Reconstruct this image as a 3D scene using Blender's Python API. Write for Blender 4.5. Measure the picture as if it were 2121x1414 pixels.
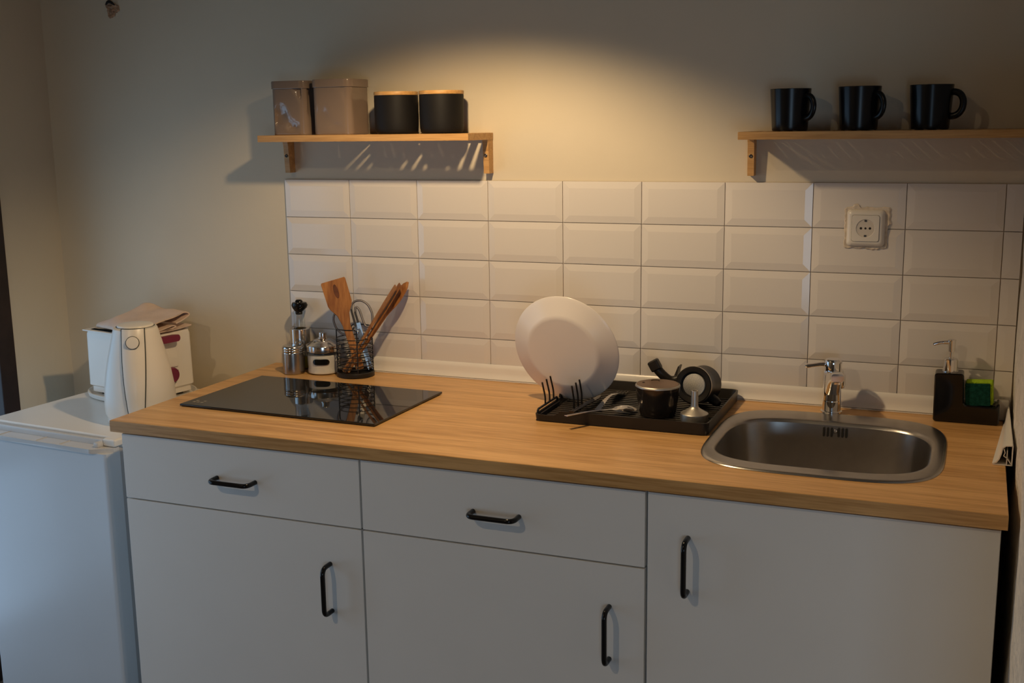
import bpy, bmesh, math, random
from math import pi, sin, cos, sqrt
from mathutils import Vector, Matrix, noise

for o in list(bpy.data.objects):
    bpy.data.objects.remove(o)
SC = bpy.context.scene
COL = SC.collection

# ------------------------------------------------------------------ camera
W_PX, H_PX, F_PX = 2121.0, 1414.0, 2356.0
CAM = Vector((1.7208, -2.6182, 1.5483))
YAW, PITCH, ROLL = 0.3888, -0.1894, -0.0140
_f = Vector((-sin(YAW) * cos(PITCH), cos(YAW) * cos(PITCH), sin(PITCH)))
_r0 = Vector((cos(YAW), sin(YAW), 0))
_u0 = _r0.cross(_f)
_r = cos(ROLL) * _r0 + sin(ROLL) * _u0
_u = -sin(ROLL) * _r0 + cos(ROLL) * _u0
cd = bpy.data.cameras.new('camera')
cd.sensor_width = 36.0
cd.lens = F_PX / W_PX * 36.0
cd.clip_start = 0.05
cam = bpy.data.objects.new('camera', cd)
COL.objects.link(cam)
M = Matrix((_r, _u, -_f)).transposed().to_4x4()
M.translation = CAM
cam.matrix_world = M
SC.camera = cam


def _ray(px, py):
    return _f + _r * ((px - W_PX / 2) / F_PX) - _u * ((py - H_PX / 2) / F_PX)


def at_z(px, py, z):
    d = _ray(px, py)
    return CAM + d * ((z - CAM.z) / d.z)


def at_y(px, py, y):
    d = _ray(px, py)
    return CAM + d * ((y - CAM.y) / d.y)


# ------------------------------------------------------------------ light, world, exposure
SC.view_settings.view_transform = 'Standard'
SC.view_settings.look = 'None'
SC.view_settings.gamma = 1.0
SC.view_settings.exposure = 0.0
SC.view_settings.use_curve_mapping = False
SC.cycles.max_bounces = 10
SC.cycles.diffuse_bounces = 5
SC.cycles.glossy_bounces = 5
SC.cycles.transmission_bounces = 8
SC.cycles.transparent_max_bounces = 12
SC.cycles.caustics_reflective = False
SC.cycles.caustics_refractive = False
SC.cycles.sample_clamp_indirect = 4.0

world = bpy.data.worlds.new('world')
SC.world = world
world.use_nodes = True
world.node_tree.nodes['Background'].inputs[0].default_value = (0.62, 0.56, 0.44, 1)
world.node_tree.nodes['Background'].inputs[1].default_value = 0.10


def lamp(name, kind, loc, energy, color, target=None, **kw):
    d = bpy.data.lights.new(name, kind)
    d.energy = energy
    d.color = color
    for k, v in kw.items():
        setattr(d, k, v)
    o = bpy.data.objects.new(name, d)
    COL.objects.link(o)
    o.location = loc
    if target is not None:
        o.rotation_euler = (Vector(target) - Vector(loc)).to_track_quat('-Z', 'Y').to_euler()
    return o


WARM = (1.0, 0.72, 0.40)
# shaded lamp hanging over the worktop, just above the picture
lamp('worktop_lamp', 'SPOT', (0.72, -0.64, 1.88), 26, WARM, (0.64, -0.42, 0.91),
     spot_size=math.radians(135), spot_blend=0.46, shadow_soft_size=0.022)
# ceiling lamp further back in the room
lamp('ceiling_lamp', 'SPOT', (-0.10, -3.5, 3.10), 52, (1.0, 0.77, 0.50), (-0.10, -3.5, 0.0),
     spot_size=math.radians(158), spot_blend=0.6, shadow_soft_size=0.03)
# daylight outside the balcony door
lamp('daylight', 'AREA', (-0.875, -0.98, 0.80), 9.6, (0.44, 0.69, 1.0), (0.2, -0.98, 0.80),
     shape='RECTANGLE', size=1.36, size_y=1.3)

# cool fill for the right cabinet doors, behind an added unseen window
lamp('cool_fill', 'AREA', (2.60, -4.92, 0.85), 17, (0.52, 0.75, 1.0), (1.4, -0.65, 0.3),
     shape='RECTANGLE', size=1.1, size_y=1.1)

# ------------------------------------------------------------------ materials
MATS = {}


def mat(name, color, rough=0.5, metal=0.0, spec=0.5, coat=0.0, bump=None, var=None, trans=0.0, ior=1.45, alpha=1.0):
    """principled material; bump=(scale, strength, distance), var=(scale, amount) mottles the colour"""
    m = bpy.data.materials.new(name)
    m.use_nodes = True
    nt = m.node_tree
    b = nt.nodes['Principled BSDF']
    b.inputs['Base Color'].default_value = (*color, 1)
    b.inputs['Roughness'].default_value = rough
    b.inputs['Metallic'].default_value = metal
    b.inputs['Specular IOR Level'].default_value = spec
    b.inputs['Coat Weight'].default_value = coat
    b.inputs['Coat Roughness'].default_value = 0.05
    b.inputs['Transmission Weight'].default_value = trans
    b.inputs['IOR'].default_value = ior
    tc = nt.nodes.new('ShaderNodeTexCoord')
    if bump:
        n = nt.nodes.new('ShaderNodeTexNoise')
        n.inputs['Scale'].default_value = bump[0]
        n.inputs['Detail'].default_value = 6
        nt.links.new(tc.outputs['Object'], n.inputs['Vector'])
        bp = nt.nodes.new('ShaderNodeBump')
        bp.inputs['Strength'].default_value = bump[1]
        bp.inputs['Distance'].default_value = bump[2]
        nt.links.new(n.outputs['Fac'], bp.inputs['Height'])
        nt.links.new(bp.outputs['Normal'], b.inputs['Normal'])
    if var:
        n = nt.nodes.new('ShaderNodeTexNoise')
        n.inputs['Scale'].default_value = var[0]
        n.inputs['Detail'].default_value = 4
        nt.links.new(tc.outputs['Object'], n.inputs['Vector'])
        r = nt.nodes.new('ShaderNodeValToRGB')
        a = var[1]
        r.color_ramp.elements[0].position = 0.3
        r.color_ramp.elements[1].position = 0.7
        r.color_ramp.elements[0].color = (*[c * (1 - a) for c in color], 1)
        r.color_ramp.elements[1].color = (*[min(1, c * (1 + a)) for c in color], 1)
        nt.links.new(n.outputs['Fac'], r.inputs['Fac'])
        nt.links.new(r.outputs['Color'], b.inputs['Base Color'])
    MATS[name] = m
    return m


def wood(name, dark, light, grain=(1.2, 22, 22), rough=0.45, fine=(6, 160, 160), spec=0.4, bump=0.15):
    m = bpy.data.materials.new(name)
    m.use_nodes = True
    nt = m.node_tree
    L = nt.links.new
    b = nt.nodes['Principled BSDF']
    b.inputs['Roughness'].default_value = rough
    b.inputs['Specular IOR Level'].default_value = spec
    tc = nt.nodes.new('ShaderNodeTexCoord')
    mp = nt.nodes.new('ShaderNodeMapping')
    mp.inputs['Scale'].default_value = grain
    L(tc.outputs['Object'], mp.inputs['Vector'])
    n1 = nt.nodes.new('ShaderNodeTexNoise')
    n1.inputs['Scale'].default_value = 1.0
    n1.inputs['Detail'].default_value = 5
    n1.inputs['Distortion'].default_value = 0.8
    L(mp.outputs[0], n1.inputs['Vector'])
    mp2 = nt.nodes.new('ShaderNodeMapping')
    mp2.inputs['Scale'].default_value = fine
    L(tc.outputs['Object'], mp2.inputs['Vector'])
    n2 = nt.nodes.new('ShaderNodeTexNoise')
    n2.inputs['Scale'].default_value = 1.0
    n2.inputs['Detail'].default_value = 3
    L(mp2.outputs[0], n2.inputs['Vector'])
    mx = nt.nodes.new('ShaderNodeMath')
    mx.operation = 'MULTIPLY_ADD'
    mx.inputs[1].default_value = 0.45
    L(n2.outputs['Fac'], mx.inputs[0])
    sc = nt.nodes.new('ShaderNodeMath')
    sc.operation = 'MULTIPLY'
    sc.inputs[1].default_value = 0.55
    L(n1.outputs['Fac'], sc.inputs[0])
    L(sc.outputs[0], mx.inputs[2])
    r = nt.nodes.new('ShaderNodeValToRGB')
    r.color_ramp.elements[0].position = 0.36
    r.color_ramp.elements[1].position = 0.60
    r.color_ramp.elements[0].color = (*dark, 1)
    r.color_ramp.elements[1].color = (*light, 1)
    L(mx.outputs[0], r.inputs['Fac'])
    L(r.outputs['Color'], b.inputs['Base Color'])
    bp = nt.nodes.new('ShaderNodeBump')
    bp.inputs['Strength'].default_value = bump
    bp.inputs['Distance'].default_value = 0.001
    L(n2.outputs['Fac'], bp.inputs['Height'])
    L(bp.outputs['Normal'], b.inputs['Normal'])
    MATS[name] = m
    return m


def glass(name, tint=(0.95, 0.97, 0.96), refl=0.08):
    """thin clear glass: see-through with a reflecting surface, lets light pass"""
    m = bpy.data.materials.new(name)
    m.use_nodes = True
    nt = m.node_tree
    nt.nodes.clear()
    out = nt.nodes.new('ShaderNodeOutputMaterial')
    t = nt.nodes.new('ShaderNodeBsdfTransparent')
    t.inputs[0].default_value = (*tint, 1)
    g = nt.nodes.new('ShaderNodeBsdfGlossy')
    g.inputs['Roughness'].default_value = 0.03
    fr = nt.nodes.new('ShaderNodeLayerWeight')
    fr.inputs['Blend'].default_value = 0.5
    pw = nt.nodes.new('ShaderNodeMath')
    pw.operation = 'POWER'
    pw.inputs[1].default_value = 4.0
    nt.links.new(fr.outputs['Facing'], pw.inputs[0])
    ad = nt.nodes.new('ShaderNodeMath')
    ad.operation = 'MULTIPLY_ADD'
    ad.use_clamp = True
    ad.inputs[1].default_value = 0.85
    ad.inputs[2].default_value = refl * 0.6
    nt.links.new(pw.outputs[0], ad.inputs[0])
    mx = nt.nodes.new('ShaderNodeMixShader')
    nt.links.new(ad.outputs[0], mx.inputs[0])
    nt.links.new(t.outputs[0], mx.inputs[1])
    nt.links.new(g.outputs[0], mx.inputs[2])
    nt.links.new(mx.outputs[0], out.inputs[0])
    MATS[name] = m
    return m


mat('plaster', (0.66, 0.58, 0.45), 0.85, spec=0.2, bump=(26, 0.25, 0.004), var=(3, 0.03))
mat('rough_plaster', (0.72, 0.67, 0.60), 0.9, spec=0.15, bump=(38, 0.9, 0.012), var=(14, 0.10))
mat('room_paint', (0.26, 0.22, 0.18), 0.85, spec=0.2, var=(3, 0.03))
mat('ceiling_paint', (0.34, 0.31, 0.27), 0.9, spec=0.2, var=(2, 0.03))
mat('floor_tile', (0.16, 0.125, 0.10), 0.5, var=(5, 0.15))
mat('tile', (0.72, 0.67, 0.62), 0.12, spec=0.5, bump=(7, 0.02, 0.003))
mat('grout', (0.48, 0.41, 0.33), 0.9, var=(40, 0.1))
mat('pvc_white', (0.80, 0.76, 0.70), 0.28, spec=0.5, var=(9, 0.02))
mat('pvc_grey', (0.45, 0.42, 0.40), 0.4, var=(9, 0.03))
mat('cabinet_white', (0.83, 0.81, 0.77), 0.45, spec=0.35, bump=(400, 0.04, 0.001), var=(6, 0.012))
mat('cabinet_edge', (0.86, 0.80, 0.68), 0.5, var=(6, 0.02))
mat('gap_dark', (0.02, 0.018, 0.016), 0.9, var=(6, 0.1))
mat('black_gloss', (0.006, 0.006, 0.007), 0.12, spec=0.35, var=(8, 0.1))
mat('black_matte', (0.009, 0.008, 0.008), 0.55, spec=0.22, bump=(320, 0.08, 0.001), var=(20, 0.1))
mat('black_stoneware', (0.005, 0.005, 0.006), 0.25, spec=0.36, var=(12, 0.1))
mat('black_ceramic', (0.006, 0.006, 0.006), 0.1, spec=0.55, var=(8, 0.1))
mat('black_plastic', (0.018, 0.015, 0.013), 0.38, spec=0.4, var=(20, 0.15))
mat('black_wire', (0.010, 0.009, 0.009), 0.3, spec=0.5, var=(20, 0.1))
mat('hob_glass', (0.010, 0.010, 0.010), 0.03, spec=0.75, var=(5, 0.05))
mat('hob_tan', (0.32, 0.27, 0.2), 0.4, var=(40, 0.2))
mat('steel', (0.44, 0.415, 0.39), 0.27, 1.0, bump=(240, 0.05, 0.001), var=(60, 0.05))
mat('steel_shiny', (0.66, 0.63, 0.60), 0.16, 1.0, var=(50, 0.04))
mat('chrome', (0.80, 0.79, 0.78), 0.05, 1.0, var=(20, 0.02))
mat('aluminium', (0.60, 0.56, 0.50), 0.45, 1.0, bump=(300, 0.05, 0.001), var=(60, 0.06))
mat('filter_metal', (0.74, 0.70, 0.63), 0.42, 0.75, bump=(500, 0.1, 0.001), var=(60, 0.05))
mat('rack_bars', (0.030, 0.024, 0.019), 0.30, spec=0.5, var=(20, 0.15))
mat('dark_metal', (0.055, 0.043, 0.036), 0.16, 0.6, spec=0.6, var=(18, 0.2))
mat('brown_metal', (0.21, 0.13, 0.085), 0.42, 0.7, var=(14, 0.3))
mat('tin_paint', (0.215, 0.155, 0.118), 0.15, spec=0.55, coat=0.3, var=(6, 0.03))
mat('plate_white', (0.80, 0.74, 0.68), 0.22, spec=0.5, var=(5, 0.015))
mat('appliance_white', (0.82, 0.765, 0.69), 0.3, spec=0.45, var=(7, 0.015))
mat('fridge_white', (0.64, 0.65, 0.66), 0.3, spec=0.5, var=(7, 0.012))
mat('fridge_lip', (0.62, 0.60, 0.58), 0.18, spec=0.5, var=(7, 0.05))
mat('seam_dark', (0.05, 0.055, 0.05), 0.6, var=(20, 0.1))
mat('plum_plastic', (0.20, 0.028, 0.062), 0.35, var=(20, 0.1))
mat('towel_cloth', (0.74, 0.57, 0.46), 0.95, spec=0.1, bump=(600, 0.4, 0.002), var=(30, 0.05))
mat('sugar', (0.86, 0.80, 0.74), 0.9, bump=(700, 0.3, 0.001), var=(80, 0.04))
mat('oil', (0.72, 0.46, 0.02), 0.08, trans=0.2, var=(6, 0.05))
mat('scissor_grip', (0.06, 0.058, 0.06), 0.4, var=(20, 0.1))
mat('scissor_inlay', (0.34, 0.31, 0.31), 0.45, var=(20, 0.1))
mat('sponge_foam', (0.36, 0.56, 0.03), 0.95, spec=0.1, bump=(300, 0.8, 0.003), var=(120, 0.15))
mat('scourer', (0.008, 0.055, 0.04), 0.95, spec=0.1, bump=(400, 1.0, 0.003), var=(150, 0.35))
mat('socket_white', (0.74, 0.69, 0.61), 0.3, var=(20, 0.02))
mat('socket_recess', (0.62, 0.56, 0.48), 0.35, var=(20, 0.03))
mat('masking_tape', (0.68, 0.58, 0.46), 0.8, bump=(120, 0.6, 0.003), var=(60, 0.2))
mat('screw_metal', (0.10, 0.09, 0.085), 0.35, 0.8, var=(60, 0.1))
mat('broken_plaster', (0.52, 0.34, 0.22), 0.95, bump=(80, 1.0, 0.01), var=(60, 0.35))
mat('frame_brown', (0.028, 0.014, 0.010), 0.4, bump=(60, 0.3, 0.002), var=(12, 0.3))
wood('oak_laminate', (0.46, 0.235, 0.075), (0.72, 0.42, 0.17), grain=(1.8, 34, 34), fine=(11, 230, 230), rough=0.33)
wood('bamboo', (0.44, 0.23, 0.075), (0.62, 0.36, 0.14), grain=(2.5, 60, 60), fine=(14, 260, 260), rough=0.45)
wood('bamboo_lid', (0.44, 0.23, 0.075), (0.62, 0.35, 0.12), grain=(6, 60, 60), fine=(14, 260, 260), rough=0.45)
mat('knot_wood', (0.15, 0.048, 0.014), 0.5, var=(60, 0.3))
wood('utensil_wood', (0.25, 0.088, 0.022), (0.46, 0.20, 0.055), grain=(26, 26, 5), fine=(190, 190, 16), rough=0.5)
glass('clear_glass', (0.93, 0.95, 0.94), 0.10)
glass('window_glass', (0.96, 0.98, 0.98), 0.05)


# ------------------------------------------------------------------ mesh helpers
def BM():
    return bmesh.new()


def rot_z(a, loc=(0, 0, 0)):
    return Matrix.Translation(Vector(loc)) @ Matrix.Rotation(a, 4, 'Z')


def box(bm, lo, hi, bev=0.0, seg=2, mw=None):
    g = bmesh.ops.create_cube(bm, size=1.0)
    vs = g['verts']
    lo, hi = Vector(lo), Vector(hi)
    for v in vs:
        v.co = Vector(((lo[i] + hi[i]) / 2 + v.co[i] * (hi[i] - lo[i]) for i in range(3)))
    es = {e for v in vs for e in v.link_edges}
    geo = vs
    if bev > 0:
        r = bmesh.ops.bevel(bm, geom=list(es), offset=bev, segments=seg, profile=0.5, affect='EDGES')
        geo = list({v for f in r['faces'] for v in f.verts} | {v for v in vs if v.is_valid})
    if mw is not None:
        for v in geo:
            v.co = mw @ v.co
    return geo


def loft(bm, rings, cap0=True, cap1=True, closed=True):
    """rings: equal-length point lists joined into a skin"""
    R = [[bm.verts.new(Vector(p)) for p in ring] for ring in rings]
    n = len(R[0])
    for a, b in zip(R[:-1], R[1:]):
        for i in range(n if closed else n - 1):
            j = (i + 1) % n
            try:
                bm.faces.new((a[i], a[j], b[j], b[i]))
            except ValueError:
                pass
    if cap0:
        bm.faces.new(list(reversed(R[0])))
    if cap1:
        bm.faces.new(R[-1])
    return R


def lathe(bm, prof, loc=(0, 0, 0), segs=48, axis=None, cap0=True, cap1=True, mod=None):
    """prof: (radius, height) along the axis, default up"""
    loc = Vector(loc)
    q = Vector((0, 0, 1)).rotation_difference(Vector(axis).normalized()).to_matrix() if axis is not None else Matrix.Identity(3)
    rings = []
    for r, h in prof:
        ring = []
        for i in range(segs):
            t = 2 * pi * i / segs
            rr = max(r, 1e-5) * (mod(t, h) if mod else 1)
            ring.append(loc + q @ Vector((rr * cos(t), rr * sin(t), h)))
        rings.append(ring)
    return loft(bm, rings, cap0, cap1)


def tube(bm, pts, rad, segs=10, closed=False, flat=1.0):
    pts = [Vector(p) for p in pts]
    n = len(pts)
    rings = []
    prev = None
    for i, p in enumerate(pts):
        if closed:
            t = pts[(i + 1) % n] - pts[i - 1]
        else:
            t = pts[min(i + 1, n - 1)] - pts[max(i - 1, 0)]
        t.normalize()
        if prev is None:
            ref = Vector((0, 0, 1)) if abs(t.z) < 0.9 else Vector((1, 0, 0))
            a = t.cross(ref).normalized()
        else:
            a = (prev - t * prev.dot(t)).normalized()
        prev = a
        b = t.cross(a)
        r = rad[i] if isinstance(rad, (list, tuple)) else rad
        rings.append([p + a * (r * cos(2 * pi * k / segs)) + b * (r * flat * sin(2 * pi * k / segs)) for k in range(segs)])
    if closed:
        rings.append(rings[0])
        R = [[bm.verts.new(p) for p in ring] for ring in rings[:-1]]
        for i in range(n):
            a, b = R[i], R[(i + 1) % n]
            # match the seam rotation
            best = min(range(segs), key=lambda s: (a[0].co - b[s].co).length)
            off = best if i == n - 1 else 0
            for k in range(segs):
                j = (k + 1) % segs
                try:
                    bm.faces.new((a[k], a[j], b[(j + off) % segs], b[(k + off) % segs]))
                except ValueError:
                    pass
    else:
        loft(bm, rings)


def fillet(pts, r, n=6):
    """round the inner corners of a polyline"""
    pts = [Vector(p) for p in pts]
    out = [pts[0]]
    for a, b, c in zip(pts[:-2], pts[1:-1], pts[2:]):
        d1, d2 = (a - b), (c - b)
        rr = min(r, d1.length * 0.49, d2.length * 0.49)
        p1, p2 = b + d1.normalized() * rr, b + d2.normalized() * rr
        for k in range(n + 1):
            t = k / n
            out.append(p1 * (1 - t) ** 2 + b * (2 * t * (1 - t)) + p2 * t ** 2)
    out.append(pts[-1])
    return out


def prism(bm, poly, h, origin, ex, ey, ez):
    """extrude a 2-D polygon along ez by h, centred when h is a pair"""
    origin, ex, ey, ez = Vector(origin), Vector(ex), Vector(ey), Vector(ez)
    a, b = (h if isinstance(h, tuple) else (0, h))
    r0 = [origin + ex * x + ey * y + ez * a for x, y in poly]
    r1 = [origin + ex * x + ey * y + ez * b for x, y in poly]
    return loft(bm, [r0, r1])


def rrect(w, h, r, n=6):
    out = []
    for cx, cy, a0 in ((w / 2 - r, h / 2 - r, 0), (-w / 2 + r, h / 2 - r, pi / 2), (-w / 2 + r, -h / 2 + r, pi), (w / 2 - r, -h / 2 + r, 1.5 * pi)):
        for k in range(n + 1):
            t = a0 + pi / 2 * k / n
            out.append((cx + r * cos(t), cy + r * sin(t)))
    return out


def superell(a, b, e, n=96):
    out = []
    for i in range(n):
        t = 2 * pi * i / n
        c, s = cos(t), sin(t)
        out.append((a * math.copysign(abs(c) ** (2 / e), c), b * math.copysign(abs(s) ** (2 / e), s)))
    return out


def world_of(o):
    m = o.matrix_basis.copy()
    while o.parent:
        o = o.parent
        m = o.matrix_basis @ m
    return m


def obj(name, bm, material, parent=None, smooth=35, label=None):
    """one mesh object; bm is in world coordinates"""
    if parent is not None:
        bm.transform(world_of(parent).inverted())
    bmesh.ops.recalc_face_normals(bm, faces=bm.faces)
    me = bpy.data.meshes.new(name)
    bm.to_mesh(me)
    bm.free()
    if smooth:
        for p in me.polygons:
            p.use_smooth = True
        me.set_sharp_from_angle(angle=math.radians(smooth))
    me.materials.append(MATS[material])
    o = bpy.data.objects.new(name, me)
    COL.objects.link(o)
    if smooth:
        wn = o.modifiers.new('weighted_normal', 'WEIGHTED_NORMAL')
        wn.keep_sharp = True
        wn.weight = 100
    if parent is not None:
        o.parent = parent
    if label:
        o['label'] = label
    return o


def thing(name, label, cat, loc=(0, 0, 0), group=None):
    o = bpy.data.objects.new(name, None)
    o.empty_display_size = 0.05
    COL.objects.link(o)
    o.location = loc
    return tag(o, label, cat, group)


def tag(o, label, cat, group=None):
    o['label'] = label
    o['category'] = cat
    if group:
        o['group'] = group
    return o


def struct(name, bm, material, parent=None, smooth=35):
    o = obj(name, bm, material, parent, smooth)
    if parent is None:
        o['kind'] = 'structure'
    return o


# ------------------------------------------------------------------ the room
Z = 0.9045            # top of the worktop
XL, XR = -0.793, 1.815
CEIL, YF, XF = 3.4, -4.8, 3.4

b = BM(); box(b, (XL - 0.25, 0, 0), (XF, 0.25, CEIL)); struct('wall_back', b, 'plaster')
b = BM(); box(b, (XL - 0.25, YF, -0.1), (XF, 0.25, 0)); struct('floor', b, 'floor_tile')
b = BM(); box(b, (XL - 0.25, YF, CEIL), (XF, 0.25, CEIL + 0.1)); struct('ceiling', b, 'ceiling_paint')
# left wall with the balcony door opening
Y0, Y1, ZT = -0.215, -1.75, 2.25
b = BM()
box(b, (XL - 0.12, Y0, 0), (XL, 0, CEIL))
box(b, (XL - 0.12, YF, 0), (XL, Y1, CEIL))
box(b, (XL - 0.12, Y1, ZT), (XL, Y0, CEIL))
struct('wall_left', b, 'plaster')
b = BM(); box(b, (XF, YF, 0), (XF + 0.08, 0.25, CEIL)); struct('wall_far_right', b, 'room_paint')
# wall behind the viewer, with an opening added for the cool fill
b = BM()
WA, WB, WZ0, WZ1 = 1.99, 3.25, 0.28, 1.42
box(b, (XL - 0.12, YF - 0.08, 0), (WA, YF, CEIL))
box(b, (WB, YF - 0.08, 0), (XF, YF, CEIL))
box(b, (WA, YF - 0.08, 0), (WB, YF, WZ0))
box(b, (WA, YF - 0.08, WZ1), (WB, YF, CEIL))
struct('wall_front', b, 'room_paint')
win2 = bpy.data.objects.new('fill_window', None)  # unseen window, added to hold the fill light
COL.objects.link(win2)
win2.location = ((WA + WB) / 2, YF, WZ0)
win2['kind'] = 'structure'
b = BM()
for lo_, hi_ in (((WA, YF - 0.05, WZ0), (WA + 0.05, YF + 0.01, WZ1)), ((WB - 0.05, YF - 0.05, WZ0), (WB, YF + 0.01, WZ1)), ((WA, YF - 0.05, WZ0), (WB, YF + 0.01, WZ0 + 0.05)), ((WA, YF - 0.05, WZ1 - 0.05), (WB, YF + 0.01, WZ1)), (((WA + WB) / 2 - 0.03, YF - 0.04, WZ0), ((WA + WB) / 2 + 0.03, YF, WZ1))):
    box(b, lo_, hi_, 0.003)
obj('window_frame', b, 'frame_brown', win2)
# rough plastered pier on the right of the worktop
b = BM()
nz, ny = 70, 40
rows = []
for i in range(nz + 1):
    z = CEIL * i / nz
    rows.append((z, [(-1.30 * k / ny) for k in range(ny + 1)]))
grid = [[b.verts.new((XR + 0.004 * noise.noise(Vector((y * 9, z * 7, 1.3))) + 0.0022 * noise.noise(Vector((y * 30, z * 26, 4))), y, z)) for y in ys] for z, ys in rows]
for i in range(nz):
    for k in range(ny):
        b.faces.new((grid[i][k], grid[i][k + 1], grid[i + 1][k + 1], grid[i + 1][k]))
box(b, (XR + 0.006, -1.30, 0), (XR + 0.14, 0, CEIL))
struct('wall_right', b, 'rough_plaster')

# balcony door in the left wall
win = bpy.data.objects.new('window_1', None)
COL.objects.link(win)
win.location = (XL - 0.06, Y0, 0)
win['kind'] = 'structure'
fw = 0.06
b = BM()
x0, x1 = XL - 0.066, XL + 0.004
box(b, (x0, Y0 - fw, 0), (x1, Y0, ZT), 0.004)
box(b, (x0, Y1, 0), (x1, Y1 + fw, ZT), 0.004)
box(b, (x0, Y1, ZT - fw), (x1, Y0, ZT), 0.004)
box(b, (x0, Y1, 0), (x1, Y0, 0.08), 0.004)
obj('window_frame', b, 'frame_brown', win)
b = BM()
ym = (Y0 + Y1) / 2
box(b, (x0 + 0.02, ym - 0.045, 0.08), (x1 - 0.01, ym + 0.045, ZT - fw), 0.003)
box(b, (x0 + 0.02, Y1 + fw, 0.62), (x1 - 0.01, Y0 - fw, 0.70), 0.003)
obj('mullion', b, 'frame_brown', win)
for ya, yb in ((Y0 - fw, ym + 0.045), (ym - 0.045, Y1 + fw)):
    b = BM(); box(b, (XL - 0.055, yb, 0.70), (XL - 0.050, ya, ZT - fw)); obj('pane', b, 'window_glass', win, 0)

# torn hole in the plaster, high up on the back wall
hc = at_y(233, 19, 0)
b = BM()
N = 40
random.seed(4)
ang = [2 * pi * k / N for k in range(N)]
rr = [0.021 + 0.005 * sin(3 * t + 1) + 0.003 * random.uniform(-1, 1) for t in ang]
rings = []
for s, y in ((1.0, -0.0005), (0.85, -0.006), (0.6, -0.004), (0.35, -0.009), (0.12, -0.005)):
    rings.append([(hc.x + rr[k] * s * cos(ang[k]), y + 0.004 * noise.noise(Vector((cos(ang[k]) * s * 3, sin(ang[k]) * s * 3, 2))), hc.z + rr[k] * s * sin(ang[k])) for k in range(N)])
loft(b, rings, cap0=False)
hole = obj('plaster_hole', b, 'broken_plaster', None, 20)
tag(hole, 'small torn hole of crumbling plaster high on the back wall above the towel', 'wall damage')
b = BM()
tube(b, [(hc.x - 0.014 + 0.03 * t, -0.009 - 0.003 * sin(pi * t), hc.z + 0.009 + 0.010 * sin(pi * t * 0.9 + 0.3)) for t in [k / 12 for k in range(13)]], [0.0015 + 0.003 * sin(pi * k / 12) for k in range(13)], 8)
obj('crack', b, 'gap_dark', hole)

# ------------------------------------------------------------------ tiles behind the worktop
T, TW, TH = 1.41, 0.1972, 0.1
bt = BM()
g = 0.0009
bev = 0.0165
for c in range(10):
    for r in range(5):
        xa, xb = c * TW + g, min((c + 1) * TW, XR - 0.003) - g
        za, zb = max(T - (r + 1) * TH, Z + 0.012) + g, T - r * TH - g
        if xb - xa < 0.01:
            continue
        y0, y1, y2 = -0.0012, -0.0063, -0.0088
        cutr = c == 9
        cutb = r == 4
        ix0, ix1 = xa + bev, (xb if cutr else xb - bev)
        iz0, iz1 = (za if cutb else za + bev), zb - bev
        if cutr:
            ix1 = xb
        o0 = [(xa, y0, za), (xb, y0, za), (xb, y0, zb), (xa, y0, zb)]
        o1 = [(xa, y1, za), (xb, y2 if cutr else y1, za), (xb, y2 if cutr else y1, zb), (xa, y1, zb)]
        if cutb:
            o1[0] = (xa, y1, za); o1[1] = (xb, o1[1][1], za)
        i1 = [(ix0, y2, iz0), (ix1, y2, iz0), (ix1, y2, iz1), (ix0, y2, iz1)]
        V0 = [bt.verts.new(p) for p in o0]
        V1 = [bt.verts.new(p) for p in o1]
        V2 = [bt.verts.new(p) for p in i1]
        for A, Bv in ((V0, V1), (V1, V2)):
            for k in range(4):
                j = (k + 1) % 4
                try:
                    bt.faces.new((A[k], A[j], Bv[j], Bv[k]))
                except ValueError:
                    pass
        bt.faces.new(V2)
bmesh.ops.remove_doubles(bt, verts=bt.verts, dist=1e-5)
splash = thing('tile_backsplash', 'grid of glossy white rectangular tiles with sloped edges on the wall behind the worktop', 'backsplash', (0.9, 0, Z))
obj('tiles', bt, 'tile', splash, 4)
b = BM(); box(b, (0, -0.003, Z + 0.012), (XR - 0.004, -0.0012, T)); obj('grout', b, 'grout', splash)

# ------------------------------------------------------------------ worktop, sink, cabinets
WX0, WX1, WY = -0.063, 1.798, -0.663
WT = 0.0265
SXC, SYC, SA, SB, SE = 1.4625, -0.3265, 0.2295, 0.2365, 4.0
hole_loop = [(SXC + x, SYC + y) for x, y in superell(SA - 0.012, SB - 0.012, SE)]
b = BM()


def ring_rect(ins, z):
    return [(WX0 + ins, WY + ins, z), (WX1 - ins, WY + ins, z), (WX1 - ins, -0.0015, z), (WX0 + ins, -0.0015, z)]


ro = [[b.verts.new(p) for p in ring_rect(i, z)] for i, z in ((0.0022, Z), (0.0007, Z - 0.0007), (0, Z - 0.0022), (0, Z - WT))]
for A, B_ in zip(ro[:-1], ro[1:]):
    for k in range(4):
        j = (k + 1) % 4
        b.faces.new((A[k], A[j], B_[j], B_[k]))
ht = [b.verts.new((x, y, Z)) for x, y in hole_loop]
hb = [b.verts.new((x, y, Z - WT)) for x, y in hole_loop]
n = len(ht)
for k in range(n):
    b.faces.new((ht[k], ht[(k + 1) % n], hb[(k + 1) % n], hb[k]))


def edges_of(loop):
    out = []
    for k in range(len(loop)):
        a, c = loop[k], loop[(k + 1) % len(loop)]
        e = b.edges.get((a, c)) or b.edges.new((a, c))
        out.append(e)
    return out


bmesh.ops.triangle_fill(b, use_beauty=True, edges=edges_of(ro[0]) + edges_of(ht))
bmesh.ops.triangle_fill(b, use_beauty=True, edges=edges_of(ro[-1]) + edges_of(hb))
top = obj('worktop', b, 'oak_laminate', None, 30)
tag(top, 'long oak wood-effect kitchen worktop holding the hob and the sink', 'worktop')

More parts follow.
